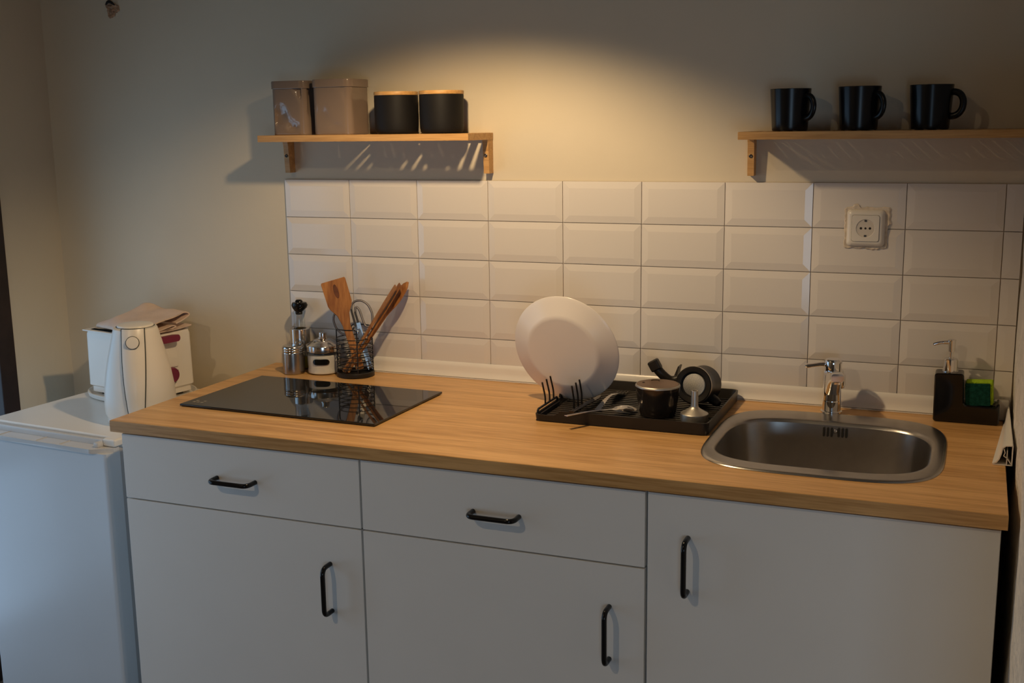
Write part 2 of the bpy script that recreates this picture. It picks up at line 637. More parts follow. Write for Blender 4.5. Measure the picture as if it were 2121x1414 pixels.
# sink
sink = thing('kitchen_sink', 'rounded stainless steel sink set into the right end of the worktop', 'sink', (SXC, SYC, Z))
IXC, IYC, IA, IB = 1.459, -0.334, 0.2035, 0.1735
b = BM()


def sring(a, bb, z, cx, cy, e=SE):
    return [(cx + x, cy + y, z) for x, y in superell(a, bb, e)]


flange = [sring(SA, SB, Z + 0.0004, SXC, SYC), sring(SA - 0.002, SB - 0.002, Z + 0.0032, SXC, SYC),
          sring(SA - 0.007, SB - 0.007, Z + 0.0045, SXC, SYC), sring(IA + 0.009, IB + 0.009, Z + 0.0026, IXC, IYC, 3.6),
          sring(IA + 0.003, IB + 0.003, Z + 0.0005, IXC, IYC, 3.6), sring(IA, IB, Z - 0.006, IXC, IYC, 3.6)]
loft(b, flange, False, False)
obj('rim', b, 'steel', sink, 50)
b = BM()
bowl = [sring(IA, IB, Z - 0.006, IXC, IYC, 3.6), sring(IA - 0.005, IB - 0.005, Z - 0.05, IXC, IYC, 3.6), sring(IA - 0.012, IB - 0.012, Z - 0.115, IXC, IYC, 3.6),
        sring(IA - 0.022, IB - 0.022, Z - 0.142, IXC, IYC, 3.4), sring(IA - 0.045, IB - 0.045, Z - 0.154, IXC, IYC, 3.2),
        sring(IA * 0.5, IB * 0.5, Z - 0.157, IXC, IYC, 2.6), sring(0.045, 0.045, Z - 0.159, IXC, IYC, 2.0)]
loft(b, bowl, False, False)
obj('bowl', b, 'steel', sink, 60)
b = BM(); lathe(b, [(0.045, 0), (0.040, -0.004), (0.012, -0.005)], (IXC, IYC, Z - 0.159), 32, cap0=False); obj('drain', b, 'steel_shiny', sink)
yb = IYC + IB
for k in range(6):
    px = 1706.5 + [0, 7.9, 15.9, 30.4, 38.4, 46.2][k]
    py = 894 + 3.4 * k / 5
    c = at_y(px, py, yb - 0.006)
    b = BM()
    prism(b, rrect(0.0042, 0.0200, 0.0020, 4), (-0.0006, 0.006), (c.x, yb - 0.006, c.z), (1, 0, 0), (0, 0.09, 0.996), (0, 1, 0))
    obj('overflow_slot', b, 'gap_dark', sink)
c = at_y(1730.5, 893.5, yb - 0.006)
b = BM(); lathe(b, [(0.0046, 0), (0.0044, 0.0012), (0.0028, 0.003), (0.0008, 0.0035)], (c.x, yb - 0.0055, c.z), 20, axis=(0, -1, 0.1)); obj('overflow_screw', b, 'chrome', sink)

# tap
fx, fy = 1.4455, -0.078
tap = thing('mixer_tap', 'low chrome mixer tap standing at the back edge of the sink', 'tap', (fx, fy, Z))
b = BM()
lathe(b, [(0.0225, 0.0025), (0.0232, 0.004), (0.0232, 0.007), (0.0205, 0.0085)], (fx, fy, Z), 40); obj('base_ring', b, 'chrome', tap)
b = BM()
lathe(b, [(0.0200, 0.008), (0.0203, 0.030), (0.0200, 0.0305), (0.0200, 0.0315), (0.0198, 0.032), (0.0195, 0.070), (0.0200, 0.085), (0.0195, 0.098), (0.0150, 0.106)], (fx, fy, Z), 40)
obj('body', b, 'chrome', tap, 40)
# spout, pointing out over the bowl towards the room
sd = Vector((0.20, -0.98, 0)).normalized()
sl = Vector((sd.y, -sd.x, 0)) * -1
b = BM()
o0 = Vector((fx, fy, Z))


def sp(dist, z, w, h):
    return [o0 + sd * dist + sl * x + Vector((0, 0, z + y)) for x, y in rrect(w, h, min(w, h) * 0.3, 4)]


loft(b, [sp(0.000, 0.070, 0.034, 0.060), sp(0.018, 0.074, 0.032, 0.056), sp(0.045, 0.088, 0.030, 0.036), sp(0.080, 0.101, 0.029, 0.024), sp(0.105, 0.105, 0.028, 0.021), sp(0.110, 0.105, 0.025, 0.017)])
obj('spout', b, 'chrome', tap, 40)
b = BM(); lathe(b, [(0.009, 0), (0.009, 0.005), (0.007, 0.005)], o0 + sd * 0.098 + Vector((0, 0, 0.0895)), 24); obj('aerator', b, 'chrome', tap)
b = BM(); lathe(b, [(0.0188, 0.096), (0.0192, 0.100), (0.0192, 0.118), (0.0160, 0.124), (0.006, 0.126)], o0, 40); obj('cartridge_cap', b, 'chrome', tap, 40)
b = BM()
p0 = Vector((fx - 0.012, fy, Z + 0.112))
pe = at_y(1670, 757, fy - 0.005)
pts = [p0, p0 + (pe - p0) * 0.35 + Vector((0, 0, 0.001)), p0 + (pe - p0) * 0.7, pe - Vector((-0.003, 0, 0)), pe + Vector((-0.002, 0, 0))]
tube(b, pts, [0.0085, 0.0072, 0.0066, 0.0075, 0.0045], 14, flat=0.72)
obj('lever', b, 'chrome', tap, 50)
b = BM()
lathe(b, [(0.0165, 0.060), (0.019, 0.066), (0.019, 0.088), (0.014, 0.098), (0.006, 0.101)], o0 + Vector((0.009, 0.004, 0)), 32); obj('handle_collar', b, 'chrome', tap, 40)


# bow handles
def bow(bm, p, q, out, r=0.0052):
    p, q, out = Vector(p), Vector(q), Vector(out)
    tube(bm, fillet([p, p + out, q + out, q], 0.016, 7), r, 14)


FY = -0.65
cabs = [(-0.0445, 0.5695, 'left'), (0.5715, 1.1795, 'mid'), (1.1825, 1.7895, 'sink')]
labels = {'left': 'white base cabinet with drawer under the hob, beside the fridge',
          'mid': 'white base cabinet with drawer under the dish rack, between the other two cabinets',
          'sink': 'white base cabinet with one tall door and no drawer under the sink'}
for xa, xb, which in cabs:
    root = thing('base_cabinet', labels[which], 'cabinet', ((xa + xb) / 2, -0.33, 0), 'white base cabinets')
    b = BM()
    t = 0.016
    zt = 0.8775
    box(b, (xa, -0.628, 0.08), (xa + t, -0.02, zt))
    box(b, (xb - t, -0.628, 0.08), (xb, -0.02, zt))
    box(b, (xa + t, -0.628, 0.08), (xb - t, -0.02, 0.08 + t))
    box(b, (xa + t, -0.03, 0.08 + t), (xb - t, -0.02, zt))
    box(b, (xa + t, -0.628, zt - 0.06 if which != 'sink' else zt - 0.02), (xb - t, -0.600, zt))
    if which != 'sink':
        box(b, (xa + t, -0.628, 0.700), (xb - t, -0.60, 0.735))
    obj('carcass', b, 'cabinet_white', root, 30)
    b = BM(); box(b, (xa, -0.585, 0.0), (xb, -0.565, 0.08)); obj('plinth', b, 'cabinet_white', root)
    g2 = 0.0012
    top_door = 0.8720
    if which != 'sink':
        b = BM(); box(b, (xa + g2, FY, 0.7215), (xb - g2, FY + 0.018, 0.8715), 0.0012, 2)
        d = obj('drawer', b, 'cabinet_white', root, 30)
        hx = {'left': (0.2120, 0.3110, 0.7950), 'mid': (0.8255, 0.9240, 0.7915)}[which]
        b = BM(); bow(b, (hx[0], FY, hx[2]), (hx[1], FY, hx[2]), (0, -0.033, 0)); obj('handle', b, 'black_gloss', d, 60)
        top_door = 0.7185
    b = BM(); box(b, (xa + g2, FY, 0.085), (xb - g2, FY + 0.018, top_door), 0.0012, 2)
    d = obj('door', b, 'cabinet_white', root, 30)
    hz = {'left': (0.4900, 0.528, 0.634), 'mid': (1.1090, 0.525, 0.633), 'sink': (1.2605, 0.686, 0.791)}[which]
    b = BM(); bow(b, (hz[0], FY, hz[1]), (hz[0], FY, hz[2]), (0, -0.033, 0)); obj('handle', b, 'black_gloss', d, 60)

# white sealing strips where the worktop meets the walls
s1 = thing('sealing_strip', 'white plastic sealing strip running along the foot of the tiles', 'trim', (0.9, -0.01, Z))
b = BM()
prof = [(-0.0090, 0.0405), (-0.0105, 0.0402), (-0.0135, 0.0350), (-0.0150, 0.0290), (-0.0155, 0.0200), (-0.0175, 0.0110), (-0.0220, 0.0060), (-0.0222, 0.0040), (-0.0090, 0.0035)]
loft(b, [[(x, y, Z + z) for y, z in prof] for x in (0.004, 1.776)])
obj('strip', b, 'pvc_white', s1, 50)
b = BM(); box(b, (0.004, -0.0230, Z + 0.0002), (1.776, -0.0095, Z + 0.0028), 0.0006); obj('foot_lip', b, 'pvc_white', s1)
b = BM(); box(b, (1.7775, -0.027, Z + 0.0005), (1.8085, -0.0095, Z + 0.045), 0.003, 3); obj('corner_piece', b, 'pvc_white', s1)

s2 = thing('sealing_strip', 'white plastic sealing strip along the right wall, cut off with its hollow end showing', 'trim', (1.80, -0.2, Z))
ya, ye = -0.030, -0.372


def rib(poly, y0=ya, y1=ye):
    bb = BM()
    loft(bb, [[(1.8085 - (1.8085 - x) * (0.22 + 0.78 * t), y0 + (y1 - y0) * t, Z + z * (0.85 + 0.15 * t)) for x, z in poly] for t in (0, 0.5, 1)])
    return bb


def band(path, t):
    """a thin wall of thickness t along a 2-D path"""
    up, dn = [], []
    for i, p in enumerate(path):
        a, c = Vector(path[max(i - 1, 0)]), Vector(path[min(i + 1, len(path) - 1)])
        d = (c - a).normalized()
        nn = Vector((-d.y, d.x)) * t / 2
        up.append((p[0] + nn.x, p[1] + nn.y)); dn.append((p[0] - nn.x, p[1] - nn.y))
    return up + dn[::-1]


b = rib(band([(1.7745, 0.0025), (1.781, 0.0055), (1.7855, 0.0120), (1.7885, 0.0220), (1.7905, 0.0335), (1.7960, 0.0385), (1.8075, 0.0395)], 0.0022)); obj('face', b, 'pvc_white', s2, 50)
b = rib(band([(1.7750, 0.0014), (1.8085, 0.0014)], 0.0016)); obj('foot_lip', b, 'pvc_white', s2)
b = rib(band([(1.8080, 0.0005), (1.8080, 0.0395)], 0.0020)); obj('back', b, 'pvc_white', s2)
b = rib(band([(1.7990, 0.0020), (1.7990, 0.0300)], 0.0016)); obj('web', b, 'pvc_white', s2)
b = rib(band([(1.8075, 0.0030), (1.7990, 0.0150), (1.7930, 0.0190), (1.7955, 0.0250), (1.7930, 0.0320)], 0.0014)); obj('web', b, 'pvc_white', s2, 50)

# ------------------------------------------------------------------ hob
hob = thing('induction_hob', 'black glass two-zone hob lying in the left of the worktop', 'hob', (0.2750, -0.3495, Z))
hm = rot_z(math.radians(-1.4), (0.2750, -0.3495, 0))
b = BM(); box(b, (-0.2640, -0.1625, Z + 0.0018), (0.2640, 0.1625, Z + 0.0068), 0.0016, 3, hm); obj('glass_top', b, 'hob_glass', hob, 40)
b = BM(); box(b, (-0.2600, -0.1585, Z + 0.0002), (0.2600, 0.1585, Z + 0.0018), 0, 1, hm); obj('gasket', b, 'black_matte', hob)
b = BM()  # small tan squares in the front left corner
for i in range(3):
    for j in range(2):
        if (i, j) != (1, 1):
            box(b, (-0.247 + 0.011 * i, -0.137 + 0.012 * j, Z + 0.0068), (-0.240 + 0.011 * i, -0.130 + 0.012 * j, Z + 0.00695), 0, 1, hm)
obj('corner_mark', b, 'hob_tan', hob)


# ------------------------------------------------------------------ shelves
def shelf(x0, x1, zt, label, brackets):
    root = thing('wall_shelf', label, 'shelf', ((x0 + x1) / 2, 0, zt), 'bamboo wall shelves')
    th = 0.0165
    zb = zt - th
    b = BM()
    box(b, (x0, -0.150, zb), (x1, -0.128, zt), 0.0012)
    box(b, (x0, -0.016, zb), (x1, -0.0006, zt), 0.0012)
    pitch, gap = 0.0262, 0.0088
    box(b, (x0, -0.1285, zb), (x0 + 0.030, -0.0155, zt))
    x = x0 + 0.030 + gap
    while x < x1 - 0.030:
        box(b, (x, -0.1285, zt - 0.0050), (min(x + pitch - gap, x1), -0.0155, zt - 0.0002))
        x += pitch
    if x - gap < x1:
        box(b, (max(x, x1 - 0.022), -0.1285, zb), (x1, -0.0155, zt))
    obj('slatted_board', b, 'bamboo', root, 30)
    for bx in brackets:
        b = BM()
        poly = [(-0.0006, zb), (-0.034, zb), (-0.030, zb - 0.012), (-0.026, zb - 0.082), (-0.0006, zb - 0.082)]
        loft(b, [[(bx, y, z) for y, z in poly], [(bx + 0.0145, y, z) for y, z in poly]])
        br = obj('bracket', b, 'bamboo', root, 30)
        b = BM(); lathe(b, [(0.0042, 0), (0.0042, 0.0016), (0.0030, 0.0022), (0.0018, 0.0012), (0.0005, 0.001)], (bx + 0.0072, -0.0285, zb - 0.038), 18, axis=(0, -1, 0)); obj('screw', b, 'screw_metal', br)
    return root


SL, SR = 1.5265, 1.5235
shelf(0.020, 0.606, SL, 'slatted bamboo wall shelf with the tins and black canisters on it', (0.0175, 0.5905))
shelf(1.237, 1.806, SR, 'slatted bamboo wall shelf holding the three black mugs', (1.2365,))


# tins
def tin(x0, x1, y0, y1, z, h, label, dent):
    cx, cy = (x0 + x1) / 2, (y0 + y1) / 2
    root = thing('storage_tin', label, 'tin', (cx, cy, z), 'taupe storage tins')
    w, d = x1 - x0, y1 - y0
    b = BM()
    rings = []
    hs = [0.0, 0.002] + [0.004 + (h - 0.022) * k / 14 for k in range(15)]
    base = rrect(w, d, 0.018, 8)
    # subdivide the straight runs so that the dents have vertices
    fine = []
    for i, p in enumerate(base):
        q = base[(i + 1) % len(base)]
        L = math.hypot(q[0] - p[0], q[1] - p[1])
        m = max(1, int(L / 0.006))
        for k in range(m):
            fine.append((p[0] + (q[0] - p[0]) * k / m, p[1] + (q[1] - p[1]) * k / m))
    for i, zz in enumerate(hs):
        s = 0.985 if i == 0 else 1.0
        ring = []
        for x, y in fine:
            dx = dy = 0
            if 3 < i < len(hs) and dent:
                v = dent * noise.noise(Vector((x * 22, y * 22, zz * 16 + 3)))
                if abs(y + d / 2) < 0.001:
                    dy = max(0, v) * 1.6
                elif abs(abs(x) - w / 2) < 0.001:
                    dx = -math.copysign(max(0, v) * 0.6, x)
            ring.append((cx + x * s + dx, cy + y * s + dy, z + zz + 0.0003))
        rings.append(ring)
    loft(b, rings)
    obj('body', b, 'tin_paint', root, 50)
    b = BM()
    lw, ld = w + 0.0045, d + 0.0045
    lid = [[(cx + x * s, cy + y * s, z + zz) for x, y in rrect(lw, ld, 0.0195, 8)] for s, zz in ((1, h - 0.019), (1.008, h - 0.018), (1, h - 0.0165), (1, h - 0.003), (0.985, h), (0.95, h), (0.93, h - 0.0015))]
    loft(b, lid)
    obj('lid', b, 'tin_paint', root, 50)


tin(0.0535, 0.1560, -0.134, -0.036, SL, 0.1335, 'glossy taupe tin with a dented front at the left end of the shelf', 0.020)
tin(0.1775, 0.2870, -0.140, -0.038, SL, 0.1345, 'larger smooth taupe tin standing next to the black canisters', 0.004)


def canister(x, y, z, r, label):
    root = thing('canister', label, 'canister', (x, y, z), 'black canisters')
    b = BM()
    lathe(b, [(r * 0.86, 0.0004), (r * 0.90, 0.001), (r * 0.955, 0.005), (r * 0.985, 0.014), (r * 0.995, 0.030), (r, 0.060), (r, 0.0915), (r * 0.985, 0.0925)], (x, y, z), 64)
    obj('body', b, 'black_matte', root, 50)
    b = BM()
    lathe(b, [(r * 0.97, 0.0925), (r * 1.0, 0.093), (r * 1.01, 0.0945), (r * 1.01, 0.1000), (r * 0.99, 0.1015)], (x, y, z), 64)
    obj('lid', b, 'bamboo_lid', root, 40)


canister(0.3835, -0.082, SL, 0.0540, 'matte black canister with wooden lid, the one next to the taupe tin')
canister(0.5065, -0.082, SL, 0.0540, 'matte black canister with wooden lid, nearest the right end of the shelf')


# mugs
def mug(x, y, z, r, h, ang, label):
    root = thing('mug', label, 'mug', (x, y, z), 'black mugs on the shelf')
    b = BM()
    rb = r * 0.865
    lathe(b, [(rb * 0.94, 0.0004), (rb, 0.0025), (r * 0.925, h * 0.45), (r * 0.995, h - 0.001), (r * 0.985, h), (r * 0.945, h - 0.0012), (r * 0.88, h * 0.45), (rb * 0.85, 0.006)], (x, y, z), 64)
    obj('cup', b, 'black_stoneware', root, 50)
    d = Vector((cos(ang), sin(ang), 0))
    b = BM()
    c = Vector((x, y, z))
    pts = []
    for k in range(19):
        t = -pi / 2 + pi * k / 18
        rr_ = r * (0.93 + 0.05 * (0.5 + 0.5 * sin(t)))
        pts.append(c + d * (rr_ - 0.003 + 0.024 * max(0, cos(t)) ** 0.75) + Vector((0, 0, h * 0.565 + h * 0.27 * sin(t))))
    tube(b, pts, 0.0046, 12, flat=1.5)
    obj('handle', b, 'black_stoneware', root, 60)


mug(1.3345, -0.075, SR, 0.0435, 0.0895, math.radians(-32), 'black mug with its handle turned to the front, nearest the shelf end')
mug(1.4775, -0.075, SR, 0.0440, 0.0910, math.radians(-36), 'black mug in the middle of the three on the shelf')
mug(1.6195, -0.075, SR, 0.0435, 0.0910, math.radians(-8), 'black mug with its handle sticking out sideways, farthest along the right shelf')

# ------------------------------------------------------------------ jars by the hob
sx, sy = 0.0625, -0.1010
sh = thing('salt_shaker', 'short brushed metal shaker in front of the oil bottle', 'shaker', (sx, sy, Z))
b = BM(); lathe(b, [(0.0270, 0.0004), (0.0285, 0.002), (0.0285, 0.054), (0.0278, 0.0555)], (sx, sy, Z), 48); obj('body', b, 'steel', sh, 40)
b = BM(); lathe(b, [(0.0272, 0.055), (0.0292, 0.056), (0.0292, 0.058), (0.0278, 0.0595), (0.0290, 0.061), (0.0290, 0.064), (0.0280, 0.0655), (0.0292, 0.067), (0.0292, 0.070), (0.0270, 0.074), (0.0255, 0.0755), (0.006, 0.076)], (sx, sy, Z), 48); obj('lid', b, 'steel_shiny', sh, 50)

ox, oy = 0.0475, -0.0410
ob = thing('oil_bottle', 'glass oil bottle in a metal sleeve with a black stopper', 'bottle', (ox, oy, Z))
b = BM(); lathe(b, [(0.0235, 0.0004), (0.0252, 0.002), (0.0255, 0.040), (0.0255, 0.104), (0.0200, 0.1085), (0.0150, 0.113), (0.0150, 0.148), (0.0165, 0.150), (0.0165, 0.1545), (0.0150, 0.156)], (ox, oy, Z), 40, cap1=False); obj('glass', b, 'clear_glass', ob, 50)
b = BM(); lathe(b, [(0.0225, 0.003), (0.0240, 0.006), (0.0240, 0.085), (0.0230, 0.086)], (ox, oy, Z), 40); obj('oil', b, 'oil', ob, 50)
b = BM(); lathe(b, [(0.0262, 0.036), (0.0266, 0.037), (0.0266, 0.1085), (0.0258, 0.1095), (0.0175, 0.1098)], (ox, oy, Z), 40, cap0=False, cap1=False); obj('sleeve', b, 'steel_shiny', ob, 50)
b = BM(); lathe(b, [(0.0085, 0.148), (0.0095, 0.150), (0.0095, 0.156), (0.0115, 0.157), (0.0185, 0.166), (0.0205, 0.173), (0.0175, 0.180), (0.0100, 0.1815), (0.0080, 0.186), (0.0050, 0.188)], (ox, oy, Z), 30, mod=lambda t, h: 1 + (0.13 * sin(t + 0.6) + 0.07 * sin(2 * t + 1) if h > 0.16 else 0)); obj('stopper', b, 'black_gloss', ob, 50)

jx, jy = 0.1350, -0.0680
jar = thing('sugar_jar', 'round glass jar of sugar with a stepped metal lid', 'jar', (jx, jy, Z))
gl = [(0.0405, 0.0006), (0.0430, 0.003), (0.0436, 0.010), (0.0418, 0.017), (0.0432, 0.024), (0.0436, 0.040), (0.0430, 0.052), (0.0445, 0.055), (0.0445, 0.058), (0.0430, 0.060)]
b = BM(); lathe(b, gl, (jx, jy, Z), 56, cap1=False); obj('glass', b, 'clear_glass', jar, 50)
b = BM(); lathe(b, [(0.0395, 0.0025), (0.0418, 0.004), (0.0424, 0.010), (0.0408, 0.017), (0.0420, 0.024), (0.0423, 0.050), (0.0330, 0.0520), (0.0100, 0.053)], (jx, jy, Z), 48); sg = obj('sugar', b, 'sugar', jar, 50); sg['kind'] = 'stuff'
b = BM(); lathe(b, [(0.0450, 0.0600), (0.0455, 0.0610), (0.0455, 0.075), (0.0440, 0.077), (0.0350, 0.0815), (0.0345, 0.083), (0.0260, 0.087), (0.0255, 0.0885), (0.0170, 0.0915), (0.0135, 0.0925), (0.0135, 0.095), (0.0108, 0.0955), (0.0108, 0.106), (0.0100, 0.108), (0.004, 0.1085)], (jx, jy, Z), 48); obj('lid', b, 'steel_shiny', jar, 50)
b = BM()
a0 = math.atan2(CAM.y - jy, CAM.x - jx) - 0.18
rows = []
for k in range(25):
    u = -1 + 2 * k / 24
    t = a0 + u * 0.52
    hh = 0.0078 * min(1, sqrt(max(0, 1 - (abs(u) ** 5))) + 0.02)
    rows.append([(jx + r_ * cos(t), jy + r_ * sin(t), Z + zz) for r_, zz in ((0.0438, 0.036 - hh), (0.0446, 0.036 - hh), (0.0446, 0.036 + hh), (0.0438, 0.036 + hh))])
loft(b, rows); obj('name_plate', b, 'black_ceramic', jar, 60, 'dark oval plate on the jar front')

# utensil holder
hx, hy = 0.2350, -0.0745
uh = thing('utensil_holder', 'round black wire holder with wooden utensils in it', 'utensil holder', (hx, hy, Z))
b = BM(); lathe(b, [(0.0470, 0.0004), (0.0490, 0.002), (0.0490, 0.0115), (0.0475, 0.0130), (0.0445, 0.0130), (0.0440, 0.0045), (0.01, 0.004)], (hx, hy, Z), 56); obj('base', b, 'black_plastic', uh, 40)
RW = 0.0465


def circ(r, z, n=64):
    return [(hx + r * cos(2 * pi * k / n), hy + r * sin(2 * pi * k / n), Z + z) for k in range(n)]


for k, zz in enumerate((0.024, 0.031, 0.043, 0.056, 0.068, 0.079, 0.090, 0.101)):
    b = BM(); tube(b, circ(RW, zz), 0.00125, 8, closed=True); obj('ring', b, 'black_wire', uh, 60)
vd = math.atan2(CAM.y - hy, CAM.x - hx)
for a1, a2 in ((vd - 1.45, vd + 0.12), (vd + 1.75, vd + 3.30)):
    b = BM()
    pts = [(hx + RW * cos(a1), hy + RW * sin(a1), Z + 0.008)]
    arc = [(hx + RW * cos(a1 + (a2 - a1) * k / 14), hy + RW * sin(a1 + (a2 - a1) * k / 14), Z + 0.128) for k in range(15)]
    arc[0] = (arc[0][0], arc[0][1], Z + 0.124)
    arc[-1] = (arc[-1][0], arc[-1][1], Z + 0.124)
    pts += arc + [(hx + RW * cos(a2), hy + RW * sin(a2), Z + 0.008)]
    tube(b, pts, 0.0016, 8); obj('upright', b, 'black_wire', uh, 60)


def frame_at(top, bottom):
    """local axes of a utensil: v up the handle, u across it facing the camera, n out of its face"""
    top, bottom = Vector(top), Vector(bottom)
    v = (top - bottom).normalized()
    view = (CAM - (top + bottom) / 2).normalized()
    u = v.cross(view).normalized()
    return bottom, v, u, u.cross(v)


# wooden turner (broad spatula)
pt, pb = at_y(689, 580, -0.088), at_y(746, 764, -0.072)
o_, v_, u_, n_ = frame_at(pt, pb)
Lh = (pt - pb).length
b = BM()
sec = [(0.0, 0.010, 0.0032), (0.02, 0.0115, 0.0035), (0.30, 0.0100, 0.0035), (0.50, 0.0105, 0.0035), (0.62, 0.0165, 0.0030), (0.70, 0.0285, 0.0026), (0.735, 0.0315, 0.0026), (0.745, 0.0318, 0.0019), (0.985, 0.0325, 0.0013), (1.0, 0.0305, 0.0010)]
rings = []
for f, w, t in sec:
    c = o_ + v_ * (Lh * f)
    rings.append([c + u_ * (w * sx_) + n_ * (t * sy_) for sx_, sy_ in ((-1, -0.4), (-0.92, -1), (0.92, -1), (1, -0.4), (1, 0.4), (0.92, 1), (-0.92, 1), (-1, 0.4))])
loft(b, rings)
tn = obj('wooden_turner', b, 'utensil_wood', None, 40)
b = BM()
kc = o_ + v_ * (Lh * 0.875) - n_ * 0.0014
loft(b, [[kc + u_ * (0.0062 * s_ * cos(2 * pi * k / 24)) + v_ * (0.019 * s_ * sin(2 * pi * k / 24)) + n_ * h_ for k in range(24)] for s_, h_ in ((1.0, 0.0024), (0.95, 0.0040))])
obj('knot', b, 'knot_wood', tn, 40)
tag(tn, 'broad flat wooden turner leaning left in the wire holder', 'turner', 'wooden utensils in the holder')

# long wooden spoon leaning right
pt, pb = at_y(845, 584, -0.030), at_y(716, 772, -0.085)
o_, v_, u_, n_ = frame_at(pt, pb)
u2 = (u_ * 0.76 + n_ * 0.65).normalized()
n2 = v_.cross(u2)
Lh = (pt - pb).length
b = BM()
rings = []
for k in range(29):
    f = k / 28
    if f < 0.62:
        w, t, dish = 0.0058, 0.0048, 0
    else:
        g_ = (f - 0.62) / 0.38
        w = 0.0058 + 0.0095 * (0.5 - 0.5 * cos(pi * min(1, g_ / 0.55)))
        if g_ > 0.55:
            w *= sqrt(max(0.012, 1 - ((g_ - 0.55) / 0.45) ** 2.4))
        t = 0.0048 - 0.0012 * g_
        dish = 0.005 * sin(pi * g_)
    c = o_ + v_ * (Lh * f)
    ring = []
    for q in range(14):
        a = 2 * pi * q / 14
        ring.append(c + u2 * (w * cos(a)) + n2 * (t * sin(a) - dish * (1 - abs(cos(a))) * (1 if sin(a) > 0 else 0.3)))
    rings.append(ring)
loft(b, rings)
spn = obj('wooden_spoon', b, 'utensil_wood', None, 60)
tag(spn, 'long wooden spoon leaning right against the tiles, its oval bowl up', 'spoon', 'wooden utensils in the holder')

# two thin wooden utensils beside the spoon, seen edge-on
for (tx, ty), (bx_, by_), yt, yb_, lab in (((820, 592), (711, 768), -0.066, -0.104, 'thin wooden slat turner seen edge-on, left of the wooden spoon'),
                                       ((829, 588), (722, 770), -0.054, -0.096, 'thin wooden fork seen edge-on, touching the wooden spoon')):
    pt, pb = at_y(tx, ty, yt), at_y(bx_, by_, yb_)
    o_, v_, u_, n_ = frame_at(pt, pb)
    u2 = (u_ * 0.38 + n_ * 0.92).normalized()
    n2 = v_.cross(u2)
    Lh = (pt - pb).length
    b = BM()
    rings = []
    for f, w, t in ((0, 0.005, 0.0022), (0.4, 0.0050, 0.0024), (0.62, 0.0085, 0.0022), (0.8, 0.0125, 0.0016), (0.98, 0.0120, 0.0010), (1, 0.010, 0.0008)):
        c = o_ + v_ * (Lh * f)
        rings.append([c + u2 * (w * a1) + n2 * (t * a2) for a1, a2 in ((-1, -0.5), (-0.8, -1), (0.8, -1), (1, -0.5), (1, 0.5), (0.8, 1), (-0.8, 1), (-1, 0.5))])
    loft(b, rings)
    nm = 'wooden_slat_turner' if tx == 820 else 'wooden_fork'
    tag(obj(nm, b, 'utensil_wood', None, 40), lab, 'turner' if tx == 820 else 'fork', 'wooden utensils in the holder')

# scissors
piv = at_y(741, 682, -0.062)
scz = thing('scissors', 'grey handled scissors standing point down in the wire holder', 'scissors', piv)
view = (CAM - piv).normalized()
rt = Vector((_r.x, _r.y, _r.z))
upv = Vector((_u.x, _u.y, _u.z))


def sc_pt(px, py, off=0.0):
    return at_y(px, py, -0.062) + view * off


for lst, off in (([(737, 676), (727, 640), (729, 628), (738, 622), (750, 622), (763, 631), (771, 648), (772, 668), (766, 676), (757, 676), (752, 664), (744, 640), (737, 634), (735, 645), (742, 668)], -0.001),
                 ([(733, 678), (722, 694), (708, 692), (695, 678), (690, 662), (692, 650), (700, 644), (710, 648), (722, 660)], -0.006)):
    b = BM()
    tube(b, fillet([sc_pt(x, y, off) for x, y in lst], 0.008, 3), 0.0032, 8, flat=0.9)
    gr = obj('grip', b, 'scissor_grip', scz, 60)
    b = BM()
    tube(b, fillet([sc_pt(x, y, off + 0.0026) for x, y in lst[1:-1]], 0.008, 3), 0.0017, 6)
    obj('grip_inlay', b, 'scissor_inlay', gr, 60)
for (x0_, y0_), (x1_, y1_), w, off in (((736, 668), (772, 764), 0.0058, -0.004), ((742, 668), (764, 766), 0.0055, -0.007)):
    p, q = sc_pt(x0_, y0_, off), sc_pt(x1_, y1_, off)
    d = (q - p).normalized()
    s = d.cross(view).normalized()
    nn = s.cross(d)
    b = BM()
    loft(b, [[p + d * (q - p).length * f + s * (w * k * a) + nn * (0.0009 * c) for a, c in ((-1, -1), (1, -1), (1, 1), (-1, 1))] for f, k in ((0, 0.9), (0.2, 1.1), (0.5, 1.0), (0.97, 0.25), (1.0, 0.1))])
    obj('blade', b, 'steel', scz, 40)
b = BM(); lathe(b, [(0.004, 0), (0.004, 0.002), (0.002, 0.003)], sc_pt(741, 688, -0.003), 16, axis=view); obj('pivot', b, 'steel_shiny', scz)

# ------------------------------------------------------------------ dish rack
RX0, RX1, RY0, RY1 = 0.8430, 1.2300, -0.3560, -0.0260
rack = thing('dish_rack', 'low black dish drying rack with a ridged tray on the worktop', 'dish rack', ((RX0 + RX1) / 2, (RY0 + RY1) / 2, Z))


def rim_h(x):
    return 0.015 + 0.013 * min(1, max(0, (x - RX0 - 0.055) / 0.03)) if x < RX0 + 0.1 else 0.028


b = BM()
tt = 0.003
box(b, (RX0 + 0.004, RY0 + 0.004, Z + 0.0008), (RX1 - 0.004, RY1 - 0.004, Z + 0.0035))
HW = 0.0270
cxr, cyr = (RX0 + RX1) / 2, (RY0 + RY1) / 2


def tray_h(x, y):
    # the front left corner is cut down to a pouring lip
    k = min(1, max(0, (x - (RX0 + 0.05)) / 0.012))
    return 0.0155 + (HW - 0.0155) * (k if y < cyr else 1) if x < RX0 + 0.08 else HW


